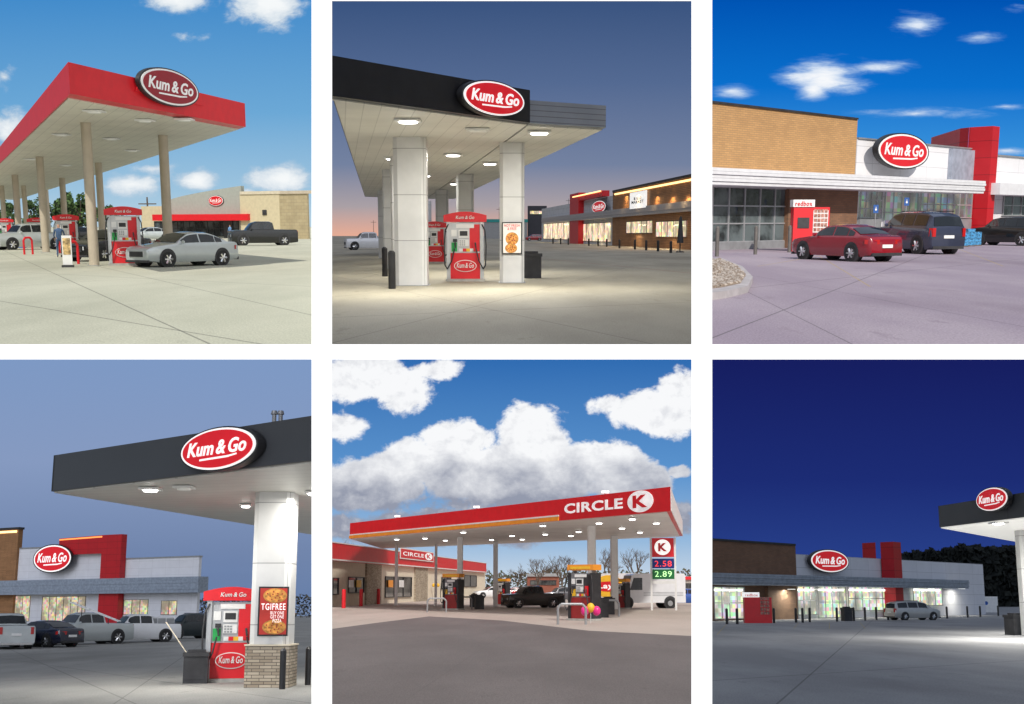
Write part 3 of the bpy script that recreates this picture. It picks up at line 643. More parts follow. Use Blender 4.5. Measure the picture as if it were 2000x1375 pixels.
wb=MB();f.rect(wb,1200,378,1364,381,-.95,-.81,gw);part(b,'light_strip',wb);wb=MB();f.rect(wb,1118,384,1172,386,-1.1,-1.01,gw);part(b,'light_strip',wb)
awning(b,f,1058,426,1365,436,1.2,m_alu,3)
shopB=shopmat('lit_shop_interior',(1,.80,.52,1),1.6,.5)
window(b,f,1062,438,1112,466,5,1,shopB,m_black,-.02);window(b,f,1136,438,1194,470,5,1,shopB,m_black,-.02,'glazed_door')
window(b,f,1224,434,1275,455,5,1,shopB,m_black,-.82);window(b,f,1282,434,1342,462,5,1,shopB,m_black,-.82)
oval_sign(f,1169,404,28,25,True,'lit oval red sign on the store wall',.8,.1)
for x in (1220,1250,1280,1310,1340):
    u,zz=f.uz(x,376,-1.1);spot_area(b,(u,-1.6,zz-.2),1.5,200,(1,.6,.25),-20)
for x in (1085,1165,1245,1315):
    u,zz=f.uz(x,437,-1);spot_area(b,(u,-1.4,zz-.15),1.2,220,(1,.8,.5))
u0,z1=f.uz(1231,377,-1.2);u1,z0=f.uz(1262,405,-1.2);t=thing('square_sign','white square market sign on the wood wall','sign',f.M@Matrix.Translation(((u0+u1)/2,-1.1,(z0+z1)/2)))
part(t,'panel',MB().box(-(u1-u0)/2,(u1-u0)/2,-.15,0,-(z1-z0)/2,(z1-z0)/2,m_whglow));part(t,'lettering',textmesh("& GO\nMARKET",(u1-u0)*.75,(z1-z0)*.4,m_dark,0,.01,.01),Matrix.Translation((0,-.17,0)))
bollard([(1080,476),(1095,477),(1110,478),(1150,480),(1168,481),(1185,482),(1210,485),(1240,487),(1262,489),(1285,491),(1310,494)],m_black,'black bollard in front of the store',.13,1.1)
P=B.plane(1328,493);t=thing('wrapped_umbrella','closed black patio umbrella on a stand','umbrella',TR(P));part(t,'pole',MB().cyl((0,0,0),(0,0,B.zat(P,422)),.06,.06,m_black));part(t,'cover',MB().cyl((0,0,.9),(0,0,B.zat(P,424)),.33,.14,m_dark,10));part(t,'base',MB().cyl((0,0,0),(0,0,.12),.4,.35,m_dark))
car(722,488,190,'pickup',whitep,'white pickup parked beyond the columns','pickup_truck','truck')
car(1043,470,190,'suv',mat('red_car_paint',(.35,.01,.015,1),.25,var=.05,coat=.8),'red suv parked at the store','suv','car')
mnb=mat('dark_building',(.05,.05,.06,1),.8)
f=gfac(925,466,1070,466);b=thing('distant_building','dark low commercial building with a teal roof edge','building',f.M)
wb=MB();f.rect(wb,945,430,1030,None,0,10,m_grey);part(b,'low_wall',wb,smooth=False);wb=MB();f.rect(wb,1031,402,1068,None,2,10,mnb);part(b,'wall',wb,smooth=False)
wb=MB();f.rect(wb,944,428,1031,434,-.3,10,mat('teal_trim',(.02,.3,.28,1),.5));part(b,'roof_edge',wb);window(b,f,1035,412,1060,418,6,1,shopB,m_dark,2)
treeline([(640,446),(760,447),(940,450),(1060,452),(1362,452)],460,mat('dusk_leaf',(.012,.016,.014,1),.9),mat('dusk_leaf_b',(.02,.024,.02,1),.9),3600,.9,'distant_wood','dark distant tree line along the horizon')
for x,yt in ((1110,388),(975,405),(730,430),(1195,395)):
    P=B.plane(x,464);H=B.zat(P,yt);t=thing('utility_pole','thin utility pole against the dusk sky','pole',TR(P),'utility poles');part(t,'pole',MB().cyl((0,0,0),(0,0,H),.16,.1,m_bark,6));part(t,'crossarm',MB().box(-1.5,1.5,-.08,.08,H-1.2,H-1,m_bark))
# =====================================================  CELL C
Cc=Cell('day_store_front',425,1.6,(1391,0,2000,672));setcell(Cc)
YL=(.45,.32,.08,1)
gm=groundmat('mauve_concrete',(.33,.27,.325,1),(.42,.355,.40,1),(.22,.17,.21,1),[(1391,570,2000,505),(1500,590,1700,690),(1480,540,2010,640),(1391,660,1800,500),(1600,500,1700,560,.02,YL),(1830,470,1960,520,.02,YL),(1480,520,1600,500,.02,YL)],lw=.012)
ground([(1379,684),(2080,684),(2080,426.5),(1379,426.5)],gm)
skyplane(Cc,[(0,S(0,84,180)),(.4,S(10,112,205)),(.75,S(60,150,222)),(1,S(130,190,232))],[(1610,150,110,48,1.4),(1715,130,85,22,1.1),(1590,176,50,36,1.2),(1790,48,65,30,1.0),(1790,222,150,15,1.1),(1430,178,60,18,.8),(1920,72,60,24,.6),(1970,295,60,14,.8),(1960,208,60,8,.6),(1985,10,40,14,.5)],(S(250,251,253),S(120,175,228)),.018,1.1,(.1,1.1),(.45,1.8),None,-.25)
sun(Cc,(-.3,.95,-.6),3.9,(1,.92,.82),.5);sun(Cc,(0,.1,-1),1.2,(.72,.82,1),130,'sky_fill');sun(Cc,(.1,1,.1),.8,(.85,.88,1),120,'sky_fill')
f=gfac(1379,489,2080,466);b=thing('store_building','brick store with white panels, red portal and silver awning','building',f.M)
mbr=brickmat('tan_brick',(.56,.32,.13,1),(.47,.265,.11,1),(.34,.22,.11,1),.42,.105,.014,var=.2)
mbr2=brickmat('brown_brick',(.28,.14,.075,1),(.22,.11,.06,1),(.16,.11,.08,1),.42,.105,.014)
wpC=brickmat('pale_metal_panel',(.76,.76,.78,1),(.73,.73,.75,1),(.5,.5,.52,1),3.4,.95,.018,0,bs=0,var=.1)
wb=MB();f.rect(wb,1387,199,1677,None,0,.25,mbr);part(b,'brick_wall',wb,smooth=False)
wb=MB();f.rect(wb,1387,196,1679,200,-.1,.25,m_dark);part(b,'coping',wb,smooth=False)
wb=MB();f.rect(wb,1675,270,1930,None,.4,6,wpC);part(b,'panel_wall',wb,smooth=False);wb=MB();f.rect(wb,1940,303,2080,None,.3,4,wpC);part(b,'panel_wall',wb,smooth=False)
wb=MB();f.rect(wb,1678,268,1931,271,.3,6,m_grey);part(b,'parapet_trim',wb,smooth=False);wb=MB();f.rect(wb,1943,301,2080,304,.2,4,m_grey);part(b,'parapet_trim',wb,smooth=False)
wb=MB();f.rect(wb,1862,290,1930,None,.1,.39,mat('painted_shade_grey',(.3,.33,.4,1),.6));part(b,'shade_recess_panel',wb)  # shade on the white wall put into a grey panel colour
redpan=brickmat('red_metal_panel',(.56,.010,.018,1),(.52,.010,.018,1),(.25,.005,.01,1),2.5,1.1,.02,0,rough=.4,bs=0,var=.15)
wb=MB();u0,u1,_,zt=f.rect(wb,1940,246,1953,None,-1.0,.6,redpan)
ub,_=f.uz(1905,262,.6)
u0b,z1b=f.uz(1826,266,7);part(b,'red_portal',wb,smooth=False)
A1=f.M.inverted()@Cc.plane(1828,267,zt);wb=MB();wb.prism([(u0-.002,.61),(A1.x,max(A1.y,1.2)),(A1.x+.5,max(A1.y,1.2)+.6),(u0+.4,1.4)],zt-2.2,zt-.004,redpan);part(b,'red_portal_beam',wb,smooth=False)
awning(b,f,1385,326,1925,360,2.2,mat('silver_awning',(.72,.73,.75,1),.45,0,var=.05),5)
u0=f.uz(1956,330,-1.6)[0];u1=f.uz(2080,330,-1.6)[0];z1=f.uz(1956,357,-1.6)[1];z0=f.uz(1956,380,-1.6)[1];part(b,'awning',MB().box(u0,u1,-1.6,.29,z0,z1,_mc['silver_awning']),smooth=False)
gC=glassmat('store_glass',(.02,.025,.03,1),(.13,.16,.17,1));shopC=shopmat('glowing_shop_pane',(.5,.55,.55,1),.55,.45)  # second pane material glows: daylight inside the shop put into emission
window(b,f,1391,366,1541,472,5,3,gC,m_alu,-.02);wb=MB();f.rect(wb,1387,474,1541,None,-.15,-.02,m_grey);part(b,'plinth',wb)
wb=MB();f.rect(wb,1542,366,1677,None,-.3,-.001,mbr2);part(b,'brown_brick_wall',wb,smooth=False)
window(b,f,1680,374,1722,424,4,3,shopC,m_alu,.38);window(b,f,1728,374,1792,455,4,2,shopC,m_alu,.38,'glazed_door');window(b,f,1798,374,1898,424,8,2,shopC,m_alu,.05);window(b,f,1960,382,2060,420,6,2,gC,m_alu,.28)
wb=MB();f.rect(wb,1680,428,1722,None,.1,.37,m_grey);part(b,'low_wall',wb);wb=MB();f.rect(wb,1798,428,1898,None,-.2,.04,m_grey);part(b,'low_wall',wb)
oval_sign(f,1765,295,102,71,False,'large oval red sign on the white store front',.3,.3)
t=thing('house_number','white number above the store door','sign',f.M@Matrix.Translation((f.uz(1757,381,.2)[0],.2,f.uz(1757,381,.2)[1])));part(t,'lettering',textmesh("3104",.6,.2,m_white,0,.005))
P=Cc.plane(1582,491);hK=Cc.zat(P,390);t=thing('rental_kiosk','red movie rental kiosk against the brick wall','kiosk',TR(P,-.05))
part(t,'cabinet',MB().box(-.85,.85,0,.75,0,hK-.35,m_red));part(t,'header',MB().box(-.9,.12,-.06,.75,hK-.34,hK,m_white));part(t,'lettering',textmesh("redbox",.8,.22,m_red,0,.01),Matrix.Translation((-.4,-.08,hK-.18)))
part(t,'poster_panel',MB().box(.08,.78,-.03,-.001,.9,hK-.5,m_white));
pp=MB();mfc=mat('film_cover_art',(.35,.16,.12,1),.5,var=.7,scale=9)
for i in range(4):
    for j in range(5): pp.box(.11+i*.165,.25+i*.165,-.04,-.031,.95+j*.22,1.12+j*.22,mfc)
part(t,'film_cover',pp);part(t,'screen',MB().box(-.65,-.1,-.03,-.001,1.1,1.6,m_dark))
redc=mat('deep_red_car_paint',(.24,.006,.016,1),.18,var=.03,coat=1);bluc=mat('blue_grey_car_paint',(.035,.042,.075,1),.25,.2,var=.04,coat=.8)
car(1648,508,132,'sedan',redc,'dark red sedan parked outside the store',scale=.93)
car(1786,494,126,'suv',bluc,'dark blue grey suv parked outside the store','suv','car',1.0,dims=(4.7,1.85,1.9))
car(1968,479,150,'suv',blackp,'black suv parked beyond the store entrance','suv','car',.93)
bollard([(1400,501),(1475,497),(1541,493),(1646,488)],mat('grey_bollard',(.12,.11,.10,1),.6),'dark grey bollard outside the store',.08,1.25)
for x,yb,yt in ((1765,484,386),(1706,486,400)):
    P=Cc.plane(x,yb);H=Cc.zat(P,yt);t=thing('parking_sign','small blue accessible parking sign on a post','sign',TR(P),'parking signs');part(t,'post',MB().cyl((0,0,0),(0,0,H),.03,.03,m_grey,8));part(t,'plate',MB().box(-.13,.13,-.05,-.031,H-.42,H,mat('sign_blue',(.01,.08,.3,1),.5)));part(t,'symbol',MB().ell(0,H-.24,.05,.06,-.06,-.051,m_white,16).ell(.0,H-.13,.025,.025,-.06,-.051,m_white,10))
for i,(x,y) in enumerate(((1880,482),(1893,481),(1906,480))):
    P=Cc.plane(x,y)
    t=thing('water_case_stack','shrink wrapped stack of blue bottled water','bottled water',TR(P,0,.62),'stacks of bottled water')
    mw2=mat('bottle_wrap',(.05,.22,.42,1),.3,var=.6,scale=8)
    for j in range(4+i%2): part(t,'case',MB().box(-.35,.35,-.3,.3,.1+j*.3,.1+j*.3+.28,mw2))
    part(t,'pallet',MB().box(-.4,.4,-.35,.35,0,.095,m_bark))
P=[Cc.plane(x,y) for x,y in ((1379,512),(1410,512),(1450,530),(1470,552),(1460,572),(1420,582),(1379,588))]
m_kb=mat('pale_kerb',(.45,.42,.42,1),.8);mb=MB();mb.prism([(p.x,p.y) for p in P],.0,.15,m_kb);o=struct('kerb',mb,Cc.M)
cx=sum(p.x for p in P)/7;cy=sum(p.y for p in P)/7
mb=MB();gr_=mat('gravel_stone',(.28,.22,.17,1),.9,var=.4,scale=30);gr2=mat('gravel_pale',(.48,.42,.36,1),.9)
mb.prism([(cx-.1+(p.x-cx)*.86,cy+(p.y-cy)*.86) for p in P],.151,.17,gr_)
for i in range(1500):
    a=random.random();k=random.randrange(7);p=P[k];q=P[(k+1)%7];e=p.lerp(q,random.random());r=random.random()**.5*.84
    v=Vector((cx-.1+(e.x-cx)*r,cy+(e.y-cy)*r,.18));s_=random.uniform(.02,.06);mb.ico(v,s_,gr2 if a<.5 else gr_,1,(1,1.5,.8))
o=thing('gravel_bed','pale gravel filling the kerbed island','gravel',Matrix(),None,mb);o["kind"]="stuff"
# =====================================================  CELL D
Dd=Cell('evening_forecourt',1200,1.75,(0,702,608,1375));setcell(Dd)
gm=groundmat('evening_concrete',(.24,.24,.225,1),(.33,.325,.305,1),(.14,.14,.125,1),[(0,1330,620,1300),(0,1285,620,1375),(200,1390,420,1240),(0,1260,300,1390)],lw=.012)
ground([(-80,1460),(621,1460),(621,1201.5),(-80,1201.5)],gm)
skyplane(Dd,[(0,S(126,153,196)),(.4,S(134,154,192)),(.75,S(114,134,172)),(.93,S(105,128,168)),(1,S(120,140,175))],[(300,1100,420,60,.4),(420,1130,260,30,.5)],(S(145,158,190),S(100,120,160)),.004,.5,(.1,.9),(1,3),None)
sun(Dd,(.3,.9,-.4),.9,(.88,.9,1),40);sun(Dd,(0,.1,-1),.62,(.72,.8,1),130,'sky_fill');sun(Dd,(.1,1,.3),.7,(.85,.88,1),120,'sky_fill');sun(Dd,(0,.5,.85),.25,(1,.97,.88),120,'ground_bounce')
z=4.8;mch=brickmat('charcoal_panel',(.068,.074,.082,1),(.062,.068,.075,1),(.03,.03,.03,1),4.5,3,.015,0,rough=.45,bs=0,var=.15)
soD=soffitmat('evening_soffit',(.66,.65,.60,1),(.3,1),.6)
K0=Dd.plane(100,960,z);K1=Dd.plane(621,898,z);K2=Dd.plane(621,1045,z)
canopy(None,z,z+.92,mch,soD,'charcoal fascia fuel canopy over the pump',extra=[K0,K1,K2])
fd=Fac(K0,K1);oval_sign(fd,425,876,152,86,True,'large lit oval red sign on the charcoal fascia',.04,.2)
lamp(294,953,z,1,260,'bright square lamp under the canopy',size=.38);lamp(360,950,z,0,0,'unlit square lamp under the canopy',size=.36)
lamp(480,985,z,1,130,'bright square lamp under the canopy',size=.25);lamp(612,960,z,1,170,'bright square lamp under the canopy',size=.3)
for x in (516,529):
    P=Dd.plane(x,905,z);t=thing('vent_pipe','short galvanised vent pipe on the canopy roof','pipe',Matrix.Translation((P.x,P.y+.8,z+.92)),'vent pipes')
    part(t,'pipe',MB().cyl((0,0,-.1),(0,0,.24),.045,.045,m_grey,10));part(t,'cap',MB().cyl((0,0,.242),(0,0,.32),.075,.055,m_grey,10))
c3,CP3,CW3=column(542,962,z,74,mcw,'white canopy column on a stacked stone base',base=1.03)
poster(CP3,math.atan2(-Dd.ray(542,1200).x,1),50/Dd.ppm(CP3),86/Dd.ppm(CP3),Dd.zat(CP3,1194),"BUY ONE\nGET ONE\nPIZZA","red pizza offer poster fixed to the canopy column",CW3+.03,False)
pump(449,1331,2.45,'red and silver fuel pump under the charcoal canopy')
bin_(382,1334,.85,m_dark,'black bin with a squeegee beside the pump',.72)
P=Dd.plane(395,1334);thing('squeegee','long pale handled squeegee leaning in the bin','squeegee',TR(P),None,MB().tube([(-.38,-.05,.7),(-1.05,.1,1.55)],.016,m_cream,6).box(-.43,-.33,-.1,.0,.66,.72,m_dark))
bollard([(551,1346),(601,1338)],m_black,'black bollard protecting the canopy column',.075,.95)
f=gfac(-80,1218,400,1221);b=thing('store_building','white panelled store with red portal and grey awning at dusk','building',f.M)
wpD=brickmat('dusk_metal_panel',(.74,.75,.78,1),(.71,.72,.75,1),(.55,.55,.57,1),3.2,1.2,.02,0,bs=0,var=.1)
wb=MB();f.rect(wb,-80,1040,36,None,-.5,.5,mwd);part(b,'wood_wall',wb,smooth=False)
wb=MB();f.rect(wb,36,1072,241,None,0,.6,wpD);part(b,'panel_wall',wb,smooth=False);wb=MB();f.rect(wb,242,1092,389,None,0,.6,wpD);part(b,'panel_wall',wb,smooth=False)
wb=MB();f.rect(wb,36,1070,241,1073,-.06,.62,m_grey);part(b,'parapet_trim',wb,smooth=False);wb=MB();f.rect(wb,242,1090,390,1093,-.06,.62,m_grey);part(b,'parapet_trim',wb,smooth=False);wb=MB();f.rect(wb,-80,1036,37,1040,-.7,.5,m_dark);part(b,'parapet_trim',wb,smooth=False)
wb=MB();u0,u1,_,z_=f.rect(wb,200,1045,238,None,-1.3,-.1,redpan);part(b,'red_portal',wb,smooth=False)
zb_=f.uz(116,1084,-1.2)[1];ua,za=f.uz(116,1052,-1.2)
part(b,'red_portal_beam',MB().xz([(ua,zb_),(u0-.01,zb_),(u0-.01,z_-.01),(ua,za)],-1.2,-.65,redpan),smooth=False)
amb=mat('amber_strip',(1,.30,.08,1),.5,var=.02,es=1.2)
part(b,'light_strip',MB().xz([(ua+.1,za-.35),(u0-.1,z_-.40),(u0-.1,z_-.15),(ua+.1,za-.12)],-1.26,-1.21,amb),smooth=False)
wb=MB();f.rect(wb,-80,1042,32,1046,-.62,-.51,gw);part(b,'light_strip',wb)
awning(b,f,-80,1136,388,1163,2.2,mat('blue_grey_awning',(.28,.33,.40,1),.5,.1),5)
shopD=shopmat('evening_shop_interior',(1,.85,.6,1),1.0,.45)
window(b,f,-80,1166,60,1212,10,1,shopD,m_black,-.02);window(b,f,84,1166,168,1214,6,1,shopD,m_black,-.02,'glazed_door');window(b,f,243,1172,290,1200,3,1,shopD,m_black,-.02);window(b,f,316,1174,346,1200,2,1,shopD,m_black,-.02)
oval_sign(f,102,1091,76,56,True,'lit oval red sign on the white store wall',1.4,.3)
car(12,1266,100,'pickup',silver,'silver pickup parked outside the store','pickup_truck','truck',.92)
car(84,1263,128,'sedan',mat('navy_car_paint',(.01,.014,.035,1),.25,var=.1,coat=.6),'dark blue sedan parked outside the store',scale=.98)
car(168,1258,212,'pickup',silver,'silver pickup with a ladder on its rack','pickup_truck','truck',.95)
car(270,1254,200,'pickup',whitep,'white utility truck with service body','utility_truck','truck',.9)
P=Dd.plane(302,1253);d=Dd.ray(305,1250);t=thing('service_body','white utility box carried on the truck','utility box',TR(P,math.radians(20)+math.atan2(-d.x,d.y)));part(t,'cabinet',MB().box(-.85,.9,-.96,.92,.95,1.6,whitep))
for i in range(3): part(t,'locker_door',MB().box(-.75+i*.56,-.26+i*.56,-.98,-.961,1.0,1.5,m_grey))
P=Dd.plane(192,1259);t=thing('ladder','long aluminium ladder slanting over the truck','ladder',Matrix.Translation(P))
a0=Vector((-1.7,-.3,2.45));a1=Vector((1.5,-1.2,1.35))
for o_ in (0,.45): part(t,'rail',MB().tube([a0+Vector((0,o_,0)),a1+Vector((0,o_,0))],.035,m_white,5))
for i in range(12):
    q=a0.lerp(a1,i/11);part(t,'rung',MB().tube([q,q+Vector((0,.45,0))],.02,m_alu,5))
for q,zz in ((a0.lerp(a1,.25),1.6),(a0.lerp(a1,.8),1.2)): part(t,'rack_post',MB().tube([q,(q.x,q.y,zz)],.025,m_dark,5))
car(368,1247,205,'suv',mat('dark_green_car_paint',(.012,.02,.024,1),.35,var=.1,coat=.4),'dark boxy off-road vehicle parked by the store','suv','car',.95,dims=(4.0,1.9,1.8))
treeline([(390,1168),(500,1164),(621,1162)],1206,mat('dusk_leaf',(.02,.03,.02,1)),mat('dusk_leaf_c',(.10,.09,.06,1),.9),2000,.7,'distant_wood','low dusky scrub beyond the forecourt')
# =====================================================  CELL E
E=Cell('cloudy_forecourt',1145,1.5,(649,702,1350,1375));setcell(E)
gm=groundmat('warm_concrete',(.42,.36,.31,1),(.48,.415,.36,1),(.30,.26,.22,1),[(649,1205,1350,1195),(700,1185,1350,1218),(640,1222,900,1180),(900,1212,1100,1180)],lw=.012)
ga=groundmat('worn_asphalt',(.125,.108,.104,1),(.165,.143,.138,1),(.09,.078,.074,1),[(649,1300,1350,1290,.006,(.2,.18,.17,1)),(1010,1220,760,1390,.006,(.08,.07,.065,1))],lw=.01,rough=.85)
ground([(637,1460),(1362,1460),(1362,1146.3),(637,1146.3)],gm)
ground([(637,1460),(1362,1460),(1362,1243),(1150,1232),(980,1212),(838,1204),(740,1216),(637,1230)],ga,.005,'road')
skyplane(E,[(0,S(48,108,178)),(.5,S(92,148,206)),(.8,S(150,185,220)),(1,S(205,218,230))],[(700,735,105,62,1.1),(790,765,75,50,.9),(850,722,60,24,.7),(670,830,50,30,.5),(1040,850,85,62,1.2),(900,860,85,45,1.1),(850,905,140,50,1.2),(720,950,140,60,1.2),(1000,930,220,80,1.3),(1180,900,90,55,1.0),(1230,945,95,55,1.1),(1290,810,110,52,1.1),(1335,760,60,45,1),(1325,922,25,14,.6),(880,1030,320,40,.8),(1300,1010,100,40,.7),(1185,790,45,20,.5)],(S(248,249,251),S(148,154,172)),.012,.85,(.0,.28),(1,1.25),(860,1000,2.0))
sun(E,(-.35,.7,-.75),2.8,(1,.96,.9),6);sun(E,(0,.1,-1),1.6,(.85,.9,1),130,'sky_fill');sun(E,(.3,1,.35),1.3,(.95,.95,1),120,'sky_fill');sun(E,(0,.5,.85),.7,(1,.97,.92),120,'ground_bounce')
z=4.8
soE=soffitmat('bright_soffit',(.80,.79,.77,1),(.4,1),.6)
E0=E.plane(683,1052,z);E1=E.plane(1310,998,z);E2=E.plane(1333,1047,z);E3=E.plane(745,1071,z)
can,_,O=canopy(None,z,z+1.08,m_red,soE,'red fascia canopy with orange stripe over the pumps',extra=[E0,E1,E2,E3])
fe=Fac(E0,E1);fm=Matrix.Translation(-O)@fe.M
u0=fe.uz(683,1052)[0];u1=fe.uz(1092,1030)[0]
part(can,'orange_stripe',MB().box(u0,u1,-.06,-.004,z+.0,z+.2,m_orange),fm);part(can,'white_stripe',MB().box(u0,u1,-.05,-.004,z+.21,z+.29,m_white),fm)
fs=Fac(E1,E2);part(can,'end_panel',MB().box(.1,(E2-E1).length-.05,-.03,-.004,z+.02,z+1.02,m_white),Matrix.Translation(-O)@fs.M)
swh=mat('sign_white',(.85,.85,.85,1),.5,es=.3)
t=thing('canopy_sign','white lettering and circle emblem on the red fascia','sign',fe.M)
ua,_=fe.uz(1103,990);ub,_=fe.uz(1217,980);zc=z+.56
part(t,'lettering',textmesh("CIRCLE",ub-ua,.50,swh,0,.03,.006,1.08),Matrix.Translation(((ua+ub)/2,-.03,zc)))
uc,_=fe.uz(1251,978);w2=(fe.uz(1276,978)[0]-fe.uz(1226,978)[0])/2
part(t,'emblem',MB().ell(uc,zc,w2,.5,-.03,-.006,swh))
part(t,'lettering',textmesh("K",w2*1.15,.58,m_red,0,.04,.006),Matrix.Translation((uc,-.04,zc)))
for x,yt,wp in ((775,1062,6),(852,1063,5),(899,1048,11),(968,1058,9),(1155,1026,16),(1199,1046,14)): column(x,yt,z,wp,m_white,'slim white square canopy column')
for x,y in ((775,1052),(830,1050),(905,1038),(870,1054),(1000,1045),(960,1053),(1060,1025),(1065,1042),(1130,1037),(1115,1045),(1235,1012),(1215,1030),(1250,1038),(1282,1020),(1170,1020),(1020,1052)): lamp(x,y,z,True,0,'small lit lamp in the bright soffit',size=.34)
for x,y in ((768,1022),(922,1003),(1172,958)):
    P=fe.M@Vector((fe.uz(x,y)[0],.3,z+1.08));t=thing('flood_lamp','small floodlight on the canopy roof edge','lamp',Matrix.Translation(P),'flood lamps');part(t,'bracket',MB().box(-.04,.04,-.04,.04,0,.08,m_grey));part(t,'head',MB().box(-.18,.18,-.12,.12,.082,.2,mat('floodlight_glass',(.8,.8,.8,1),.4,es=.8)))
f=gfac(637,1186,950,1166);b=thing('store_building','cream and stone store with a long red fascia','building',f.M)
mcs=mat('cream_stucco',(.74,.66,.52,1),.8,var=.05)
wb=MB();f.rect(wb,637,1093,948,None,0,.4,mcs);part(b,'wall',wb,smooth=False)
wb=MB();f.rect(wb,637,1057,950,1094,-.3,.4,m_red);part(b,'fascia',wb,smooth=False)
wb=MB();f.rect(wb,637,1090,951,1093,-.34,-.301,m_white);part(b,'fascia_trim',wb,smooth=False);wb=MB();f.rect(wb,637,1056,951,1058,-.34,-.301,m_white);part(b,'fascia_trim',wb,smooth=False)
for a,c_ in ((717,746),(812,836)): wb=MB();f.rect(wb,a,1096,c_,None,-.15,-.002,m_stone);part(b,'stone_pier',wb,smooth=False)
gE=glassmat('cream_store_glass',(.02,.02,.02,1),(.12,.12,.11,1))
window(b,f,752,1127,803,1166,3,1,gE,m_black,-.02,'glazed_door');window(b,f,680,1128,710,1157,2,1,gE,m_dark,-.02);window(b,f,649,1130,660,1160,1,1,gE,m_dark,-.02);window(b,f,862,1128,880,1150,2,1,gE,m_dark,-.02);window(b,f,906,1124,930,1145,2,1,gE,m_dark,-.02)
for i,a in enumerate((682,697,759,780)): wb=MB();f.rect(wb,a,1133,a+9,1147,-.16,-.13,[m_white,m_yel,m_orange,m_white][i]);part(b,'window_poster',wb)
u0,z1=f.uz(782,1069,-.4);u1,z0=f.uz(847,1098,-.4);wS=u1-u0;hS=(z1-z0)
t=thing('store_sign','framed red store sign with white lettering','sign',f.M@Matrix.Translation(((u0+u1)/2,-.35,(z0+z1)/2)));part(t,'panel',MB().box(-wS/2,wS/2,-.05,0,-hS/2,hS/2,m_white).box(-wS/2+.25,wS/2-.25,-.06,-.051,-hS/2+.1,hS/2-.1,m_red))
part(t,'lettering',textmesh("CIRCLE",wS*.60,hS*.36,swh,0,.015,.005),Matrix.Translation((-wS*.13,-.07,0)));part(t,'emblem',MB().ell(wS*.33,0,wS*.12,hS*.36,-.07,-.061,swh,24));part(t,'lettering',textmesh("K",wS*.13,hS*.40,m_red,0,.03,.005),Matrix.Translation((wS*.33,-.08,0)))
bollard([(705,1184),(739,1180),(671,1188),(842,1172)],m_red,'red bollard in front of the store',.14,1.3)
for x,y,hh in ((885,1191,2.3),(981,1182,2.1),(1142,1212,2.45),(1214,1189,2.0)): pump(x,y,hh,'dark fuel pump with an orange header','grey',-35)
hp=None
for x,y,ww in ((853,1196,1.1),(1117,1220,1.0),(905,1190,1),(1135,1206,1),(1188,1204,1)):
    P=E.plane(x,y);M_=TR(P,0,1);
    if hp is None:
        hp=thing('hoop_guard','grey steel hoop guard at the pump island','guard rail',M_,'hoop guards',MB().tube([(-.55,0,0),(-.55,0,.65),(-.42,0,.8),(.42,0,.8),(.55,0,.65),(.55,0,0)],.05,m_grey,8))
    else: clone(hp,M_)
for x,y in ((926,1186),(936,1190),(1175,1206),(1188,1200)): bin_(x,y,.95,m_dark,'dark waste bin on the pump island',.6)
car(1040,1187,205,'pickup',mat('dark_brown_car_paint',(.03,.026,.025,1),.25,var=.05,coat=.7),'dark pickup truck driving through the forecourt','pickup_truck','truck',.78)
car(1098,1174,200,'suv',mat('gunmetal_car_paint',(.1,.1,.11,1),.25,.3,var=.05,coat=.7),'grey suv waiting by the far pumps','suv','car',.8)
car(960,1168,200,'sedan',whitep,'white sedan beyond the canopy');car(1338,1182,180,'sedan',mat('blue_car_paint',(.02,.09,.35,1),.25,var=.05,coat=.7),'blue car beyond the price sign',scale=.9)
car(1010,1165,10,'sedan',mat('red_car_paint',(.35,.01,.015,1),.25,var=.05,coat=.8),'red car on the far road',scale=.9)
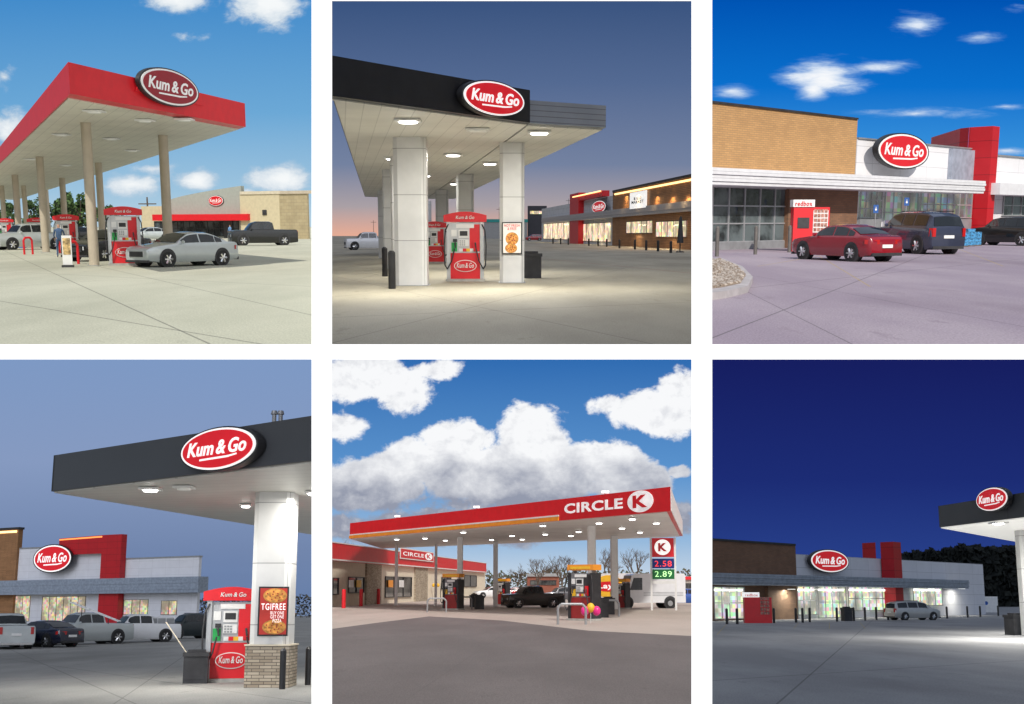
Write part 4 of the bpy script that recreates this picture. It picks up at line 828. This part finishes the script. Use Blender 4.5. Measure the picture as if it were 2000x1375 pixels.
def stepvan(x,y,L,H,yaw,label,logo=False,s=1):
    P=E.plane(x,y);d=E.ray(x,y);t=thing('delivery_van',label,'van',TR(P,math.radians(yaw)+math.atan2(-d.x,d.y),s))
    W=1.05
    part(t,'body',MB().xz([(-L/2,.45),(-L/2,H-.12),(-L/2+.15,H),(L/2-1.5,H),(L/2-1.15,H-.15),(L/2-.8,1.45),(L/2-.05,1.2),(L/2,.45)],-W,W,whitep))
    m_=MB();m_.face([(L/2-1.13,-W*.88,H-.2),(L/2-.8,-W*.88,1.5),(L/2-.8,W*.88,1.5),(L/2-1.13,W*.88,H-.2)],m_carglass);part(t,'windscreen',m_,Matrix.Translation((.03,0,.02)))
    for sg in (1,-1): part(t,'side_window',MB().xz([(L/2-2.0,1.45),(L/2-2.0,H-.35),(L/2-1.3,H-.35),(L/2-.98,1.45)],sg*W,sg*(W+.012),m_carglass))
    part(t,'bumper',MB().box(L/2-.1,L/2+.1,-W,W,.4,.62,m_dark));part(t,'grille',MB().box(L/2-.06,L/2+.03,-W*.45,W*.45,.68,1.05,m_dark))
    for X in (L/2-.75,-L/2+1.3):
        for sg in (1,-1):
            part(t,'wheel_arch',MB().cyl((X,sg*(W-.2),.46),(X,sg*(W+.008),.46),.52,.52,m_dark,20))
            wh=part(t,'wheel',MB().cyl((X,sg*(W-.2),.4),(X,sg*(W+.02),.4),.4,.4,m_tyre,20));part(wh,'rim',MB().cyl((X,sg*(W+.015),.4),(X,sg*(W+.035),.4),.22,.2,m_grey,16))
    for sg in (1,-1): part(t,'headlight',MB().box(L/2-.03,L/2+.03,sg*W*.85,sg*W*.55,.75,.95,m_head))
    if not logo:
        for sg in (1,-1):
            st_=MB()
            for k in range(3): st_.box(-L/2+.2,L/2-2.1,sg*W,sg*(W+.012),1.0+k*.12,1.04+k*.12,m_grey)
            part(t,'rub_rail',st_)
    else:
        part(t,'emblem',MB().ell(.3,H*.60,1.35,1.0,W,(W+.015),m_yel).ell(.3,H*.60,1.3,.45,(W+.016),(W+.03),m_red))
        part(t,'lettering',textmesh("Lay's",1.9,.62,swh,.1,.03,.006),Matrix.Translation((.3,W+.045,H*.60))@Matrix.Rotation(math.pi,4,'Z'))
stepvan(1266,1188,5.6,2.75,198,'white delivery step van parked by the road',False,.86)
stepvan(1196,1184,4.6,2.9,180,'white snack delivery van with a yellow and red emblem',True,.85)
P=E.plane(1297,1192);Z=lambda y:E.zat(P,y);k=E.ppm(P);hw=25/k
t=thing('price_sign','tall white price sign with red emblem panel','sign',TR(P,-.13))
for sg in (1,-1): part(t,'post',MB().box(sg*hw,sg*(hw-.12),-.1,.1,0,Z(1050),m_white))
part(t,'emblem_panel',MB().box(-hw+.13,hw-.13,-.15,.15,Z(1088),Z(1051),m_redface))
part(t,'emblem',MB().ell(-.02,Z(1069),hw*.62,15/k,-.19,-.151,m_whglow));part(t,'lettering',textmesh("K",hw*.68,16/k,m_red,0,.05),Matrix.Translation((-.02,-.21,Z(1069))))
part(t,'red_price_panel',MB().box(-hw+.13,hw-.13,-.15,.15,Z(1110),Z(1091),mat('blue_panel',(.005,.02,.16,1),.4,es=.2)));part(t,'lettering',textmesh("2.58",hw*1.3,11/k,mat('red_led',(1,.05,.05,1),.4,es=1),0,.0),Matrix.Translation((0,-.17,Z(1101))))
part(t,'green_price_panel',MB().box(-hw+.13,hw-.13,-.15,.15,Z(1131),Z(1112),mat('green_panel',(.005,.12,.03,1),.4,es=.2)));part(t,'lettering',textmesh("2.89",hw*1.3,11/k,mat('green_led',(.5,1,.4,1),.4,es=.9),0,.0),Matrix.Translation((0,-.17,Z(1121))))
part(t,'lower_panel',MB().box(-hw+.13,hw-.13,-.12,.12,Z(1140),Z(1134),m_white))
for x,y,ms in ((851,1143,(m_yel,m_yel,m_yel)),(1154,1193,(mat('pink_balloon',(.8,.03,.25,1),.3),m_yel,mat('pink_balloon',(.8,.03,.25,1),.3)))):
    yb=y+30 if y<1150 else 1218;P=E.plane(x,yb);zz=E.zat(P,y)
    t=thing('balloon_bunch','bunch of bright party balloons tied to the pump island','balloons',TR(P),'balloon bunches')
    for i,m in enumerate(ms): part(t,'balloon',MB().ico(((i-1)*.24,0,zz+.12*(i%2)),.17,m,2,(1,1,1.2)))
    part(t,'string',MB().cyl((0,0,0),(0,0,zz),.01,.01,m_white,4))
for x,y,yt in ((660,1160,1030),(1050,1166,1070),(1098,1164,1062),(1182,1164,1050),(1240,1163,1052),(1080,1160,1085),(935,1160,1088),(1010,1160,1095),(1210,1160,1072)): bare_tree(x,y,yt,'leafless winter tree behind the forecourt')
treeline([(900,1118),(1000,1120),(1100,1112),(1200,1118),(1362,1114)],1150,mat('winter_leaf',(.06,.07,.035,1),.9),mat('winter_twig',(.10,.075,.05,1),.9),3000,.9,'distant_wood','low winter shrubs and pines beyond the road')
for x0,x1,yt,yb,m in ((1030,1092,1124,1162,mat('red_brick_far',(.25,.08,.05,1),.8)),(1322,1358,1130,1164,mat('far_beige_wall',(.4,.36,.32,1),.8))):
    f=gfac(x0,yb,x1,yb);b=thing('distant_building','low commercial building beyond the road','building',f.M);wb=MB();f.rect(wb,x0,yt,x1,None,0,6,m);part(b,'wall',wb,smooth=False);wb=MB();f.rect(wb,x0,yt-4,x1,yt+2,-.3,6,m_grey if x0<1100 else m_red);part(b,'roof',wb,smooth=False)
    window(b,f,x0+6,yt+10,x1-6,yt+18,6,1,gE,m_dark,-.02)
# =====================================================  CELL F
Ff=Cell('night_store_front',1172,1.6,(1391,702,2000,1375));setcell(Ff)
gm=groundmat('night_concrete',(.25,.25,.255,1),(.35,.35,.355,1),(.16,.16,.162,1),[(1379,1245,2000,1225),(1379,1330,2000,1290),(1500,1390,1700,1215),(1420,1218,1400,1240,.02,YL),(1560,1216,1550,1228,.02,YL),(1620,1216,1620,1228,.02,YL),(1680,1216,1690,1228,.02,YL)],lw=.014)
ground([(1379,1460),(2080,1460),(2080,1173.5),(1379,1173.5)],gm)
skyplane(Ff,[(0,S(22,30,96)),(.5,S(28,44,116)),(.85,S(40,64,138)),(1,S(52,78,150))],None)
sun(Ff,(.2,.8,-.5),.15,(.7,.8,1),40);sun(Ff,(0,.1,-1),.75,(.68,.78,1),130,'sky_fill');sun(Ff,(-.1,1,.2),.38,(.75,.8,1),120,'sky_fill')
f=gfac(1379,1213,2000,1199);b=thing('store_building','store at night with glowing windows and red portal','building',f.M)
mnw=brickmat('night_panel',(.74,.74,.77,1),(.71,.71,.74,1),(.5,.5,.52,1),3.4,1.1,.02,0,bs=0,var=.1)
wb=MB();f.rect(wb,1387,1054,1553,None,0,.3,mbr2);part(b,'brick_wall',wb,smooth=False)
wb=MB();f.rect(wb,1387,1051,1554,1055,-.1,.3,m_dark);part(b,'coping',wb,smooth=False)
wb=MB();f.rect(wb,1551,1082,1918,None,.2,2,mnw);part(b,'panel_wall',wb,smooth=False)
wb=MB();u0,u1,_,z_=f.rect(wb,1744,1058,1759,None,-1.2,.1,redpan);part(b,'red_portal',wb,smooth=False)
A1=f.M.inverted()@Ff.plane(1704,1067,z_);wb=MB();wb.prism([(u0-.002,.6),(A1.x,max(A1.y,2.2)),(A1.x+.5,max(A1.y,2.2)+.6),(u0+.4,2.2)],z_-2,z_-.004,redpan);part(b,'red_portal_beam',wb,smooth=False)
awning(b,f,1385,1118,1890,1141,2.1,mat('steel_blue_awning',(.32,.36,.42,1),.5,.1),5)
shF=shopmat('night_shop_interior',(.95,1,.85,1),1.15,.4)
wF=mat('shop_ceiling_light',(1,1,.92,1),.5,var=.02,es=1.6)
window(b,f,1393,1147,1452,1208,4,2,shF,m_grey,-.02)
window(b,f,1556,1146,1592,1200,3,2,shF,m_grey,-.02);window(b,f,1596,1146,1650,1206,4,2,shF,m_grey,-.02,'glazed_door');window(b,f,1655,1146,1734,1192,6,2,shF,m_grey,-.02);window(b,f,1782,1149,1838,1182,4,1,shF,m_grey,-.02)
for a,c_ in ((1395,1450),(1558,1590),(1598,1648),(1658,1732),(1784,1836)): wb=MB();f.rect(wb,a,1150,c_,1154,-.15,-.12,wF);part(b,'interior_light',wb)
mbrF=brickmat('painted_lamplight_brick',(.33,.20,.12,1),(.27,.16,.1,1),(.15,.1,.07,1),.42,.105,.014);wb=MB();f.rect(wb,1500,1145,1553,None,-.3,-.001,mbrF);part(b,'low_brick_wall',wb)  # lighter copy of the brown brick, lamplight put into its colour
oval_sign(f,1621,1096,76,46,True,'lit oval red sign on the night store front',.1,.3)
for x in (1420,1525,1575,1622,1690,1860,1800):
    u,zz=f.uz(x,1146);P=f.M@Vector((u,-1.0,zz-.25));
    t=thing('soffit_lamp','recessed lamp under the store awning','lamp',Matrix.Translation(P),'soffit lamps');part(t,'lens',MB().box(-.3,.3,-.15,.15,.02,.05,wF));spot_area(t,(0,0,0),1.0,100,(1,.97,.85))
P=Ff.plane(1482,1217);hK=Ff.zat(P,1157);t=thing('rental_kiosk','lit red movie rental kiosk by the brick wall','kiosk',TR(P,-.05));part(t,'cabinet',MB().box(-.95,.95,0,.7,0,hK-.35,m_red));part(t,'header',MB().box(-1,.1,-.06,.7,hK-.34,hK,m_whglow));part(t,'lettering',textmesh("redbox",.9,.22,m_red,0,.01),Matrix.Translation((-.45,-.08,hK-.18)))
pp=MB()
for i in range(3):
    for j in range(5): pp.box(.15+i*.22,.33+i*.22,-.04,-.001,.6+j*.25,.8+j*.25,mfc)
part(t,'film_cover',pp)
bollard([(1420,1219),(1440,1219),(1512,1217),(1555,1216),(1568,1216),(1582,1215),(1635,1214),(1652,1213),(1668,1213),(1690,1212),(1712,1211),(1735,1211),(1850,1208),(1890,1206),(1915,1205),(1950,1203)],m_black,'black bollard along the lit shop front',.09,1.05)
car(1783,1211,35,'van',mat('champagne_car_paint',(.45,.45,.43,1),.3,.3,var=.04,coat=.7),'silver minivan parked outside the lit store','minivan','car',.86)
bin_(1654,1213,1.1,m_dark,'dark bin between the doors',.6);bin_(1987,1240,1.0,m_dark,'black bin at the canopy column',.8)
f2=gfac(1918,1196,1950,1196);t=thing('ice_cabinet','white outdoor cabinet with a blue emblem','cabinet',f2.M);wb=MB();f2.rect(wb,1919,1165,1948,None,0,1.2,m_white);part(t,'body',wb);wb=MB();u,zz=f2.uz(1926,1178);wb.ell(u,zz,.25,.25,-.03,-.002,m_blue,20);part(t,'emblem',wb)
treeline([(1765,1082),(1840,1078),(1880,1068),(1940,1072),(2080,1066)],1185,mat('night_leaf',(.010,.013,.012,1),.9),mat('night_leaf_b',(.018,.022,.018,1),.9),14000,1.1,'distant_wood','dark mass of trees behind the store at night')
z=4.8;V0=Ff.plane(1835,1030,z);V1=Ff.plane(2080,1000,z);V2=Ff.plane(2080,1075,z)
soF=mat('self_glow_soffit',(.78,.77,.72,1),.5,var=.05,es=.6)  # lamplight on the soffit put into its own emission
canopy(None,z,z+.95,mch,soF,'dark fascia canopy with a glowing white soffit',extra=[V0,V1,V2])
fn=Fac(V0,V1);oval_sign(fn,1936,975,64,48,True,'lit oval red sign on the dark canopy fascia',.1,.2)
column(1998,1034,z,26,mcw,'white clad canopy column in lamplight')
for x,y,pw in ((1950,1020,500),(2020,1022,700),(2050,1045,600)): lamp(x,y,z,1,pw,'bright lamp under the night canopy',size=.5)
